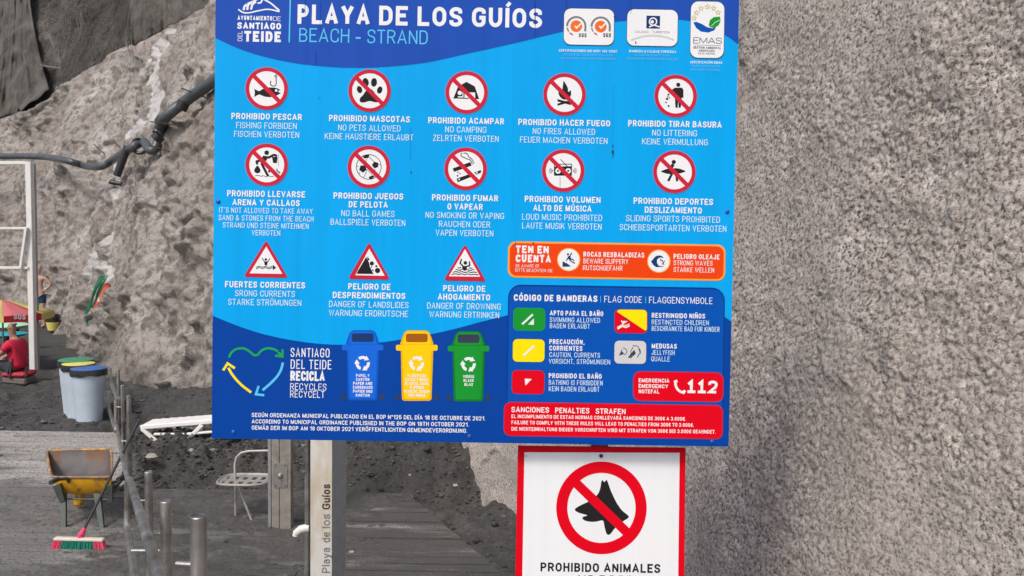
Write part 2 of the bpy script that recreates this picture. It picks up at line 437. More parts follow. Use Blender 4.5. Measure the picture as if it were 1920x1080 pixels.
# ------------------------------------------------------------------ ground
def sand_height(X, Y, mask=False):
    p = np.stack([X, Y, X * 0], -1)
    h = .05 * fbm(p, .9, 3, 201) + .055 * fbm(p, .34, 3, 205) + .02 * fbm(p, .1, 2, 209)
    h = h - .07 * smooth(.0, .45, fbm(p, .42, 2, 231)) + .03 * np.abs(fbm(p, .2, 3, 233)) + .012 * fbm(p, .05, 2, 235)
    # heap of sand against the foot of the rock
    xb = np.interp(Y, bc[::-1, 1], bc[::-1, 0])
    near = smooth(-2.2, -.1, X - xb)
    hp = .50 * near * smooth(9.1, 10.2, Y) * smooth(15.5, 12, Y)
    lump = smooth(9.0, 9.8, Y) * smooth(12.3, 10.4, Y) * smooth(-5.9, -4.4, X)
    h = h + hp + lump * (.17 + .12 * fbm(p, .55, 4, 211, ridge=True) + .13 * fbm(p, .26, 3, 215, ridge=True) + .07 * fbm(p, .1, 3, 217)) - .10 * smooth(9.0, 9.12, Y) * smooth(9.5, 9.25, Y)
    h = h + .34 * np.exp(-((X + 1.05) / .55) ** 2 - ((Y - 10.05) / .45) ** 2)     # smooth fresh pile
    # thin film over the boardwalk
    xr = np.interp(Y, [7.0, 7.25, 9.15], [-.05, -.16, -1.1])
    xl = np.interp(Y, [9.1, 11.65], [-4.1, -5.45])
    board = (smooth(9.25, 9.05, Y) * smooth(.12, -.05, X - xr)); board2 = smooth(11.72, 11.6, Y) * smooth(.15, -.1, X - xl)
    bm = np.maximum(board, board2)
    film = .022 + .040 * fbm(p, 1.1, 4, 221, stretch=(.35, 1, 1)) + .022 * fbm(p, .16, 3, 223, stretch=(.4, 1, 1)) + .010 * fbm(p, .06, 2, 225) + .012 * fbm(p, .2, 3, 227, ridge=True, stretch=(.5, 1.3, 1))
    film = film - .05 * smooth(9.0, 9.9, Y) * smooth(-3.9, -4.4, X) - .028 * smooth(.6, .2, xr - X) + .022 * smooth(-4.6, -3.4, X) * smooth(-1.2, -2.2, X) + .03 * smooth(8.6, 9.1, Y) * smooth(-4.2, -3.8, X)
    h = h * (1 - bm) + film * bm
    if mask: return h, bm
    return h
xs = np.concatenate([np.arange(-300, -30, 15), np.arange(-30, -9, .25), np.arange(-9, 1.6, .028), np.arange(1.6, 6, .4), [12, 40]])
ys = np.concatenate([np.arange(-60, 5, 5), np.arange(5, 6.8, .3), np.arange(6.8, 12.6, .026), np.arange(12.6, 18, .06), np.arange(18, 34, .2), np.arange(34, 60, 4), [80, 150, 300]])
XX, YY = np.meshgrid(xs, ys, indexing='ij')
HH, MUD = sand_height(XX, YY, True)
far = (np.abs(XX) > 40) | (YY > 60)
HH = np.where(far, -.05, HH)
def sand_mat():
    a = NT('dark_volcanic_sand')
    n1 = a.noise(.8, 6, .6); n2 = a.noise(22, 6, .75); n3 = a.noise(4, 6, .7); n4 = a.noise(90, 3, .8)
    c = a.ramp(n1, [(.3, (.050, .050, .051)), (.55, (.070, .069, .068)), (.75, (.10, .097, .093))])
    c = a.mix(a.ramp(n3, [(.36, g3(.6)), (.5, g3(0))]), c, (.030, .030, .031))
    c = a.mix(a.ramp(n2, [(.54, g3(0)), (.68, g3(.6))]), c, (.17, .165, .16))
    c = a.mix(a.ramp(n2, [(.34, g3(.7)), (.45, g3(0))]), c, (.022, .022, .023))
    c = a.mix(a.ramp(n4, [(.66, g3(0)), (.76, g3(.6))]), c, (.34, .33, .32))
    at_ = a.n('ShaderNodeAttribute', attribute_name='mud'); pn = a.noise(1.3, 5, .55, sc=(.6, 1, 1))
    sx_ = a.n('ShaderNodeSeparateXYZ'); a.l(a.tc.outputs['Object'], sx_.inputs[0]); mr = a.n('ShaderNodeMapRange'); mr.inputs['From Min'].default_value = -4.4; mr.inputs['From Max'].default_value = -3.2; a.l(sx_.outputs['X'], mr.inputs['Value'])
    mc_ = a.mix(mr.outputs[0], (.21, .205, .197), (.105, .104, .10)); mc_ = a.mix(a.ramp(n2, [(.40, g3(.75)), (.5, g3(0))]), mc_, (.06, .06, .06)); mc_ = a.mix(a.ramp(n3, [(.55, g3(0)), (.7, g3(.6))]), mc_, (.25, .245, .235))
    c = a.mix(at_.outputs['Fac'], c, mc_)
    wet = a.mix(at_.outputs['Fac'], a.ramp(n1, [(.3, g3(.7)), (.6, g3(.92))]), a.ramp(pn, [(.44, g3(.16)), (.56, g3(.75))]))
    a.color(c); a.rough(wet)
    b = a.bump(n2, .03, 1.0); a.bump(n4, .008, .8, b); return a.m
M_SAND = sand_mat()
sand, _, _ = grid_object('beach_sand', np.stack([XX, YY, HH], -1), M_SAND, {'mud': MUD}); sand['kind'] = 'structure'

# boardwalk planks, each board its own piece
def plank_mat():
    a = NT('weathered_board')
    oi = a.n('ShaderNodeObjectInfo')
    g = a.noise(1, 7, .7, sc=(1.2, 30, 30)); big = a.noise(.9, 6, .6, sc=(.5, 1, 1), coord='Object'); 
    geo = a.n('ShaderNodeNewGeometry'); wn = a.n('ShaderNodeTexNoise'); wn.inputs['Scale'].default_value = .8; wn.inputs['Detail'].default_value = 7; wn.inputs['Roughness'].default_value = .65
    mp = a.n('ShaderNodeMapping'); mp.inputs['Scale'].default_value = (.7, 1.6, 1); a.l(geo.outputs['Position'], mp.inputs[0]); a.l(mp.outputs[0], wn.inputs['Vector'])
    c = a.ramp(g, [(.3, (.26, .245, .23)), (.55, (.44, .425, .41)), (.75, (.56, .54, .52))])
    c = a.mix(oi.outputs['Random'], c, a.mix(.5, c, (.24, .22, .2)))
    sx_ = a.n('ShaderNodeSeparateXYZ'); a.l(geo.outputs['Position'], sx_.inputs[0])
    mr = a.n('ShaderNodeMapRange'); mr.inputs['From Min'].default_value = 10.2; mr.inputs['From Max'].default_value = 8.8; mr.inputs['To Min'].default_value = -.12; mr.inputs['To Max'].default_value = .13; a.l(sx_.outputs['Y'], mr.inputs['Value'])
    ad = a.n('ShaderNodeMath', operation='ADD'); a.l(wn.outputs['Fac'], ad.inputs[0]); a.l(mr.outputs[0], ad.inputs[1])
    c = a.mix(a.ramp(ad.outputs[0], [(.44, g3(0)), (.58, g3(.9))]), c, a.ramp(wn.outputs['Fac'], [(.35, (.21, .205, .197)), (.65, (.13, .127, .123))]))
    mx = a.n('ShaderNodeMapRange'); mx.inputs['From Min'].default_value = -4.3; mx.inputs['From Max'].default_value = -3.2; mx.inputs['To Max'].default_value = .32; a.l(sx_.outputs['X'], mx.inputs['Value'])
    m2 = a.n('ShaderNodeTexNoise'); m2.inputs['Scale'].default_value = 1.7; m2.inputs['Detail'].default_value = 9; m2.inputs['Roughness'].default_value = .7; mq = a.n('ShaderNodeMapping'); mq.inputs['Scale'].default_value = (.35, 2.2, 1); a.l(geo.outputs['Position'], mq.inputs[0]); a.l(mq.outputs[0], m2.inputs['Vector'])
    ae = a.n('ShaderNodeMath', operation='ADD'); a.l(m2.outputs['Fac'], ae.inputs[0]); a.l(mx.outputs[0], ae.inputs[1])
    c = a.mix(a.ramp(ae.outputs[0], [(.69, g3(0)), (.83, g3(.92))]), c, (.066, .066, .064))
    fi = a.n('ShaderNodeTexNoise'); fi.inputs['Scale'].default_value = 40; fi.inputs['Detail'].default_value = 4; a.l(geo.outputs['Position'], fi.inputs['Vector'])
    c = a.mix(a.ramp(fi.outputs['Fac'], [(.52, g3(0)), (.60, g3(.75))]), c, (.05, .05, .05))
    a.color(c); a.rough(a.ramp(wn.outputs['Fac'], [(.4, g3(.8)), (.65, g3(.45))]))
    a.bump(g, .006, .9); return a.m
M_PLANK = plank_mat()
bw = bpy.data.objects.new('boardwalk', None); link(bw, None, (-3.5, 9, 0)); bw['kind'] = 'structure'
y = 6.9; rnd = random.Random(4)
def edge_x(yy): return float(np.interp(yy, [7.0, 7.25, 9.15], [-.05, -.16, -1.1])) if yy < 9.06 else float(np.interp(yy, [9.1, 11.65], [-4.1, -5.45]))
while y < 11.6:
    wdt = .138; pitch = .150; x0 = -8.6
    xa, xb_ = edge_x(y), edge_x(min(y + wdt, 9.05) if y < 9.05 else y + wdt); L0 = rnd.uniform(1.2, 3.3); first = True; x = min(xa, xb_)
    while x > x0 + .3:
        L = min(L0, x - x0); L0 = 3.4; dz = rnd.uniform(-.007, .007); zt = .030 + dz
        ra_, rb_ = (xa, xb_) if first else (x, x)
        m = MB(); c = Vector((x - L / 2, y + wdt / 2, zt - .018)); first = False
        m.prism([(x - L + .006, y, zt + rnd.uniform(-.003, .003)), (ra_, y, zt + rnd.uniform(-.003, .003)), (rb_, y + wdt, zt + rnd.uniform(-.003, .003)), (x - L + .006, y + wdt, zt)], -.036, (0, 0, 1))
        build('plank', m, M_PLANK, bw, loc=c); x -= L
    y += pitch

# upper terrace and ramp on which the viewer stands
M_CONC = plain('ramp_concrete', (.24, .23, .22), .85, 0, .2, 6, .006)
m = MB()
prof = [(-6, 1.3), (2.3, 1.3), (6.6, .02), (6.6, -.3), (-6, -.3)]
m.add([(-3.3 if y_ < 3 else -3.0, y_, z_) for y_, z_ in prof] + [(3.6, y_, z_) for y_, z_ in prof], [(0, 1, 2, 3, 4), (9, 8, 7, 6, 5)] + [(i, 5 + i, 5 + (i + 1) % 5, (i + 1) % 5) for i in range(5)])
o = build('concrete_ramp', m, M_CONC); o['kind'] = 'structure'

# ------------------------------------------------------------------ rockfall net over the upper rock
M_NET = plain('net_wire', (.19, .185, .175), .8, .2, .2, 5)
M_CABLE = plain('net_rope', (.16, .155, .145), .8, 0, .2, 5)
net = thing('rockfall_net', 'dark mesh net hanging in folds over the rock above the ledge', 'net', tuple(UP[len(us2) // 2, 0]))
def netpt(i, j, off):
    p = UP[i, j]; f = fold[i, j]
    return np.array([p[0] - nx[i, 0] * (off + f * .6 + .22), p[1] - ny[i, 0] * (off + f * .6 + .22), p[2]])
NP = np.stack([UP[..., 0] - nx * (.22 + fold * .6 - .1 * vs2[None, :]), UP[..., 1] - ny * (.22 + fold * .6), UP[..., 2]], -1)
m = MB()
rn = np.random.RandomState(3)
ni, nj = NP.shape[:2]
iu = np.where((UP[:, 0, 0] > -17) & (UP[:, 0, 0] < -2))[0]
i0, i1 = iu[0], iu[-1]
def sampleN(a, b):
    i = min(max(a, 0), ni - 1.001); j = min(max(b, 0), nj - 1.001); ii, jj = int(i), int(j); fi, fj = i - ii, j - jj
    return (NP[ii, jj] * (1 - fi) * (1 - fj) + NP[ii + 1, jj] * fi * (1 - fj) + NP[ii, jj + 1] * (1 - fi) * fj + NP[ii + 1, jj + 1] * fi * fj)
def strand(pts, r, mb):
    mb.tube([Vector(p) for p in pts], r, 3, cap=False)
for q in np.arange(i0, i1, 1.35):
    strand([sampleN(q + .5 * math.sin(b * .35 + q), b) for b in np.arange(0, 62, 1.6)], .0055, m)
for q in np.arange(.5, 62, 1.25):
    strand([sampleN(a, q + .4 * math.sin(a * .2)) for a in np.arange(i0, i1, 2.5)], .005, m)
build('wire_mesh', m, M_NET, net, recalc=False, kind='stuff')
bvu = BVHTree.FromPolygons([tuple(p) for p in NP.reshape(-1, 3).tolist()], [(i * nj + j, (i + 1) * nj + j, (i + 1) * nj + j + 1, i * nj + j + 1) for i in range(ni - 1) for j in range(nj - 1)])
def hitu(px, py):
    d = ray(px, py).normalized(); r_ = bvu.ray_cast(CAM, d)
    return (r_[0] - d * .12) if r_[0] is not None else at(px, py, 25)
for pts in ([(42, -40), (38, 30), (40, 80), (50, 120), (58, 150)], [(24, -40), (20, 30), (14, 70), (2, 110), (-20, 140)], [(32, -40), (34, 60), (28, 110), (10, 140)], [(248, -40), (252, 40), (262, 90), (266, 122)], [(256, -40), (262, 30), (276, 70), (296, 100)],
            [(272, -40), (284, 10), (296, 60), (306, 84)], [(300, -40), (312, 0), (334, 26), (350, 50)], [(322, -40), (334, -5), (352, 20), (356, 36)], [(350, -40), (372, 0), (382, 8)], [(62, 96), (72, 116), (88, 124), (112, 128)], [(88, 62), (100, 84), (112, 118)], [(235, 30), (238, 80), (258, 120)], [(150, 20), (152, 60), (140, 100)], [(380, -40), (392, -6)]):
    hp = [hitu(*p_) for p_ in pts]; m = MB()
    cp_ = curve_pts0 = [Vector(p_) for p_ in catmull([tuple(p_) for p_ in hp], 8)]
    for kk in range(5):
        m.tube([p_ + Vector((.05 * (kk - 2) * (1 + .6 * math.sin(i_ * .5 + kk)), 0, 0)) for i_, p_ in enumerate(cp_)], .010, 4)
    build('rope', m, M_CABLE, net, recalc=False)
def drape_mat():
    a = NT('net_cloth'); n1 = a.noise(1, 7, .7, sc=(5, 5, 1.6)); n2 = a.noise(38, 5, .8); n3 = a.noise(1.1, 5, .6)
    c_ = a.ramp(n1, [(.34, (.06, .056, .05)), (.5, (.10, .094, .085)), (.66, (.155, .147, .134))]); c_ = a.mix(a.ramp(n2, [(.42, g3(.8)), (.5, g3(0))]), c_, (.05, .046, .042)); c_ = a.mix(a.ramp(n3, [(.45, g3(0)), (.65, g3(.5))]), c_, (.20, .19, .175))
    a.color(c_); a.rough(.95); b_ = a.bump(n1, .08, 1); a.bump(n2, .03, 1, b_); return a.m
M_DR = drape_mat()
for (tx0, tx1, bts, fr, sd_) in ((2, 54, [(-60, 250), (-30, 245), (0, 232), (30, 212), (62, 190), (92, 168)], 5, 1), (243, 420, [(250, 112), (268, 122), (292, 104), (312, 84), (334, 66), (352, 44), (372, 24), (392, 8), (430, -20)], 9, 2)):
    NS, NTT = 90, 46; V = []
    for i_ in range(NS):
        s_ = i_ / (NS - 1); q_ = s_ * (len(bts) - 1); ia = min(int(q_), len(bts) - 2); fa = q_ - ia
        bx_ = bts[ia][0] * (1 - fa) + bts[ia + 1][0] * fa; by_ = bts[ia][1] * (1 - fa) + bts[ia + 1][1] * fa; by_ += 2 * math.sin(i_ * .35)
        for j_ in range(NTT):
            t_ = j_ / (NTT - 1); px = (tx0 + (tx1 - tx0) * s_) * (1 - t_ ** 1.7) + bx_ * t_ ** 1.7; py = -40 + (by_ + 40) * t_
            dd_ = ray(px, py).normalized(); rh = bvu.ray_cast(CAM, dd_); rc_ = bv.ray_cast(CAM, dd_)
            if rh[0] is not None and (rc_[0] is None or (rc_[0] - CAM).length > (rh[0] - CAM).length - .2): last = rh[0] - dd_ * .12
            elif j_ == 0: last = at(px, py, 24)
            else: last = last + Vector((0, .03, -.01))
            p_ = Vector(last); w_ = s_ * fr * 2 * PI; fo = .11 * abs(math.sin(w_ * .5 + .9 * math.sin(t_ * 3 + sd_))) ** 1.3 + .025 * math.sin(w_ * 2.1 + 2 * t_)
            V.append(p_ + (CAM - p_).normalized() * (.08 + fo * (.5 + .5 * t_)))
    m = MB(); m.add(V, [(i_ * NTT + j_, i_ * NTT + j_ + 1, (i_ + 1) * NTT + j_ + 1, (i_ + 1) * NTT + j_) for i_ in range(NS - 1) for j_ in range(NTT - 1)])
    o = build('drape', m, M_DR, net, smooth=180, recalc=False); md = o.modifiers.new('t', 'SOLIDIFY'); md.thickness = .015
m = MB(); m.tube([Vector(sampleN(a, 1.2 + .8 * math.sin(a * .5))) + Vector((-.06, -.1, 0)) for a in np.arange(i0, i1, 2)], .022, 5)
build('border_rope', m, M_CABLE, net, recalc=False)

# ------------------------------------------------------------------ lettering: an own stroke alphabet (condensed grotesque)
q = .30
GL = {
 'A': (.74, [[(0, 0), (.5, 1), (1, 0)], [(.18, .29), (.82, .29)]]),
 'B': (.62, [[(0, 0), (0, 1)], [(0, 1), (.94, 1, .25), (.94, .53, .25), (0, .53)], [(0, .53), (1, .53, .27), (1, 0, .27), (0, 0)]]),
 'C': (.62, [[(1, .68), (1, 1, q), (0, 1, q), (0, 0, q), (1, 0, q), (1, .32)]]),
 'D': (.64, [[(0, 0), (0, 1)], [(0, 1), (1, 1, q), (1, 0, q), (0, 0)]]),
 'E': (.54, [[(1, 1), (0, 1), (0, 0), (1, 0)], [(0, .52), (.88, .52)]]),
 'F': (.52, [[(1, 1), (0, 1), (0, 0)], [(0, .50), (.86, .50)]]),
 'G': (.66, [[(1, .72), (1, 1, q), (0, 1, q), (0, 0, q), (1, 0, .2), (1, .47), (.55, .47)]]),
 'H': (.64, [[(0, 0), (0, 1)], [(1, 0), (1, 1)], [(0, .52), (1, .52)]]),
 'I': (.0, [[(0, 0), (0, 1)]]),
 'J': (.5, [[(1, 1), (1, 0, .26), (0, 0, .26), (0, .3)]]),
 'K': (.66, [[(0, 0), (0, 1)], [(1, 1), (0, .36)], [(.34, .6), (1, 0)]]),
 'L': (.52, [[(0, 1), (0, 0), (1, 0)]]),
 'M': (.82, [[(0, 0), (0, 1)], [(0, 1), (.5, .08), (1, 1)], [(1, 1), (1, 0)]]),
 'N': (.66, [[(0, 0), (0, 1)], [(0, 1), (1, 0)], [(1, 0), (1, 1)]]),
 'O': (.66, [['z', (0, 1, q), (0, 0, q), (1, 0, q), (1, 1, q)]]),
 'P': (.60, [[(0, 0), (0, 1)], [(0, 1), (1, 1, .28), (1, .44, .28), (0, .44)]]),
 'Q': (.66, [['z', (0, 1, q), (0, 0, q), (1, 0, q), (1, 1, q)], [(.55, .26), (1.05, -.06)]]),
 'R': (.63, [[(0, 0), (0, 1)], [(0, 1), (1, 1, .27), (1, .47, .27), (0, .47)], [(.55, .47), (1, 0)]]),
 'S': (.60, [[(.97, .72), (.97, 1, .26), (0, 1, .26), (0, .55, .22), (1, .47, .22), (1, 0, .27), (0, 0, .27), (0, .28)]]),
 'T': (.60, [[(0, 1), (1, 1)], [(.5, 1), (.5, 0)]]),
 'U': (.64, [[(0, 1), (0, 0, q), (1, 0, q), (1, 1)]]),
 'V': (.70, [[(0, 1), (.5, 0), (1, 1)]]),
 'W': (1.0, [[(0, 1), (.26, 0), (.5, .95), (.74, 0), (1, 1)]]),
 'X': (.68, [[(0, 1), (1, 0)], [(0, 0), (1, 1)]]),
 'Y': (.70, [[(0, 1), (.5, .45), (1, 1)], [(.5, .45), (.5, 0)]]),
 'Z': (.58, [[(0, 1), (1, 1), (0, 0), (1, 0)]]),
 '0': (.56, [['z', (0, 1, .28), (0, 0, .28), (1, 0, .28), (1, 1, .28)]]),
 '1': (.34, [[(0, .74), (1, 1), (1, 0)]]),
 '!': (.44, [[(0, .78), (.55, 1), (.55, 0)], [(0, 0), (1.1, 0)]]),
 '2': (.56, [[(0, .70), (0, 1, .28), (1, 1, .28), (1, .55, .15), (0, 0), (1, 0)]]),
 '3': (.56, [[(0, .74), (0, 1, .26), (.95, 1, .24), (.95, .53, .22), (.4, .53)], [(.4, .53), (1, .53, .24), (1, 0, .26), (0, 0, .26), (0, .26)]]),
 '4': (.60, [[(.78, 0), (.78, 1), (0, .28), (1.1, .28)]]),
 '5': (.56, [[(.92, 1), (.08, 1), (.02, .52), (1, .62, .26), (1, 0, .26), (0, 0, .26), (0, .24)]]),
 '6': (.56, [['z', (0, .58, .26), (0, 0, .26), (1, 0, .26), (1, .58, .26)], [(.98, .75), (.98, 1, .28), (0, 1, .28), (0, .3)]]),
 '8': (.56, [['z', (.06, 1, .22), (.06, .54, .2), (.94, .54, .2), (.94, 1, .22)], ['z', (0, .54, .24), (0, 0, .25), (1, 0, .25), (1, .54, .24)]]),
 '9': (.56, [['z', (0, 1, .26), (0, .42, .26), (1, .42, .26), (1, 1, .26)], [(.02, .25), (.02, 0, .28), (1, 0, .28), (1, .7)]]),
 '.': (.0, [[(0, 0), (0, .02)]]), ',': (.06, [[(1, .06), (0, -.14)]]), '-': (.34, [[(0, .42), (1, .42)]]),
 '|': (.0, [[(0, -.1), (0, 1.05)]]), "'": (.0, [[(0, .8), (0, 1.05)]]), '´': (.14, [[(0, .82), (1, 1.05)]]), '°': (.2, [['z', (0, 1, .1), (0, .74, .1), (1, .74, .1), (1, 1, .1)]]),
 '&': (.7, [[(1, 0), (.12, .72, .05), (.12, 1, .16), (.66, 1, .16), (.66, .7, .12), (0, .42, .12), (0, 0, .2), (.72, 0, .2), (1, .42)]]),
 '€': (.60, [[(1, .75), (1, 1, q), (.14, 1, q), (.14, 0, q), (1, 0, q), (1, .25)], [(-.08, .6), (.75, .6)], [(-.08, .4), (.7, .4)]]),
 'ß': (.56, [[(0, 0), (0, 1, .25), (.9, 1, .25), (.9, .56, .2), (.4, .56)], [(.4, .56), (1, .56, .24), (1, 0, .26), (.3, 0)]]),
 # lower case used on the shower column
 'l': (.0, [[(0, 0), (0, 1.02)]]),
 'a': (.46, [[(.04, .58), (.04, .72, .2), (1, .72, .2), (1, 0)], [(1, .42), (0, .42, .18), (0, 0, .18), (1, 0, .14), (1, .2)]]),
 'y': (.50, [[(0, .72), (.5, 0)], [(1, .72), (.38, -.26), (0, -.26)]]),
 'd': (.48, [[(1, 1.02), (1, 0)], ['z', (0, .72, .22), (0, 0, .22), (1, 0, .22), (1, .72, .22)]]),
 'e': (.48, [[(0, .38), (1, .38), (1, .72, .22), (0, .72, .22), (0, 0, .24), (.95, 0, .22), (.95, .16)]]),
 'o': (.50, [['z', (0, .72, .25), (0, 0, .25), (1, 0, .25), (1, .72, .25)]]),
 's': (.42, [[(.95, .55), (.95, .72, .16), (0, .72, .16), (0, .38, .14), (1, .34, .14), (1, 0, .17), (0, 0, .17), (0, .17)]]),
 'u': (.46, [[(0, .72), (0, 0, .2), (1, 0, .2), (1, .72)], [(1, .2), (1, 0)]]),
 'i': (.0, [[(0, 0), (0, .72)]]),
}
ACC = {'Í': 'I', 'Ú': 'U', 'Ó': 'O', 'Á': 'A', 'Ñ': 'N', 'Ö': 'O', 'Ä': 'A', 'Ü': 'U', 'í': 'i'}
def rounded(pts, closed):
    n = len(pts); out = []
    for i, p in enumerate(pts):
        r = p[2] if len(p) > 2 else 0; b = Vector(p[:2])
        if r <= 0 or (not closed and i in (0, n - 1)): out.append(b); continue
        a = Vector(pts[(i - 1) % n][:2]); c = Vector(pts[(i + 1) % n][:2])
        la, lc = (a - b).length, (c - b).length
        ra, rc = min(r, la / 2), min(r, lc / 2)
        p0 = b + (a - b) / max(la, 1e-9) * ra; p1 = b + (c - b) / max(lc, 1e-9) * rc
        kk = .55
        for t in (0, .2, .4, .6, .8, 1):
            c0 = p0 + (b - p0) * kk; c1 = p1 + (b - p1) * kk
            out.append(p0 * (1 - t) ** 3 + c0 * 3 * t * (1 - t) ** 2 + c1 * 3 * t * t * (1 - t) + p1 * t ** 3)
    res = [out[0]]
    for p in out[1:]:
        if (p - res[-1]).length > 1e-5: res.append(p)
    if closed and (res[0] - res[-1]).length < 1e-5: res.pop()
    return res
def strip(pts, hw, closed=False, ext=0.0):
    """2D stroke -> (verts, quads), mitred"""
    pts = [Vector(p[:2]) for p in pts]; n = len(pts)
    if not closed and ext and n > 1:
        pts[0] = pts[0] + (pts[0] - pts[1]).normalized() * ext; pts[-1] = pts[-1] + (pts[-1] - pts[-2]).normalized() * ext
    V = []
    for i in range(n):
        a = pts[(i - 1) % n] if (closed or i > 0) else None; c = pts[(i + 1) % n] if (closed or i < n - 1) else None
        d0 = (pts[i] - a).normalized() if a is not None else None; d1 = (c - pts[i]).normalized() if c is not None else None
        if d0 is None: d0 = d1
        if d1 is None: d1 = d0
        n0 = Vector((-d0.y, d0.x)); n1 = Vector((-d1.y, d1.x)); mm = n0 + n1
        if mm.length < 1e-4: mm = n0
        mm.normalize(); k_ = hw / max(.42, mm.dot(n0))
        V += [pts[i] + mm * k_, pts[i] - mm * k_]
    F = [(2 * i, 2 * i + 1, 2 * ((i + 1) % n) + 1, 2 * ((i + 1) % n)) for i in range(n if closed else n - 1)]
    return V, F
def text_shapes(s, width, cap, hw):
    """list of (verts, faces) in a frame whose origin is the left end of the baseline; x right, y up"""
    gap = cap * .13 + hw * .35; sp = .27
    items = []; fixed = 0; stretch = 0
    for i, ch in enumerate(s):
        if ch == ' ': stretch += sp * cap; continue
        g = GL[ACC.get(ch, ch)]; stretch += g[0] * cap; fixed += 2 * hw
    fixed += gap * (len(s) - 1)
    k_ = (width - fixed) / max(stretch, 1e-6)
    if k_ < .45:
        gap = max(gap * .3, gap + (k_ - .45) * stretch / max(1, len(s) - 1)); 
        fixed = 2 * hw * len(s.replace(' ', '')) + gap * (len(s) - 1); k_ = (width - fixed) / stretch
    x = 0; out = []
    H = cap - 2 * hw
    for ch in s:
        if ch == ' ': x += sp * cap * k_ + gap; continue
        W, strokes = GL[ACC.get(ch, ch)]; Wd = W * cap * k_
        def T(p): return (x + hw + p[0] * Wd, hw + p[1] * H) + ((p[2] * cap,) if len(p) > 2 else ())
        for st in strokes:
            closed = st[0] == 'z'; pts = [T(p) for p in (st[1:] if closed else st)]
            ends = not closed and all(abs(p_[1]) < .01 or p_[1] > .99 for p_ in (st[0], st[-1])) and ch not in 'AVWMNKXYZ'
            out.append(strip(rounded(pts, closed), hw, closed, hw if ends else 0 if closed or ch in 'CGS2356' else hw * .5))
        if ch in ACC:
            cx = x + hw + Wd / 2; top = cap * (.74 if ch == 'í' else 1.0) + hw * .8
            if ch in 'ÍÚÓÁí': out.append(strip([(cx - .03 * cap, top), (cx + .13 * cap, top + .2 * cap)], hw * .9))
            elif ch == 'Ñ': out.append(strip([(cx - .22 * cap, top + .03 * cap), (cx - .1 * cap, top + .12 * cap), (cx + .1 * cap, top + .06 * cap), (cx + .22 * cap, top + .14 * cap)], hw * .7))
            else:
                for d in (-.16, .16): out.append(strip([(cx + d * cap - hw, top + .1 * cap), (cx + d * cap + hw, top + .1 * cap)], hw))
        x += 2 * hw + Wd + gap
    return out

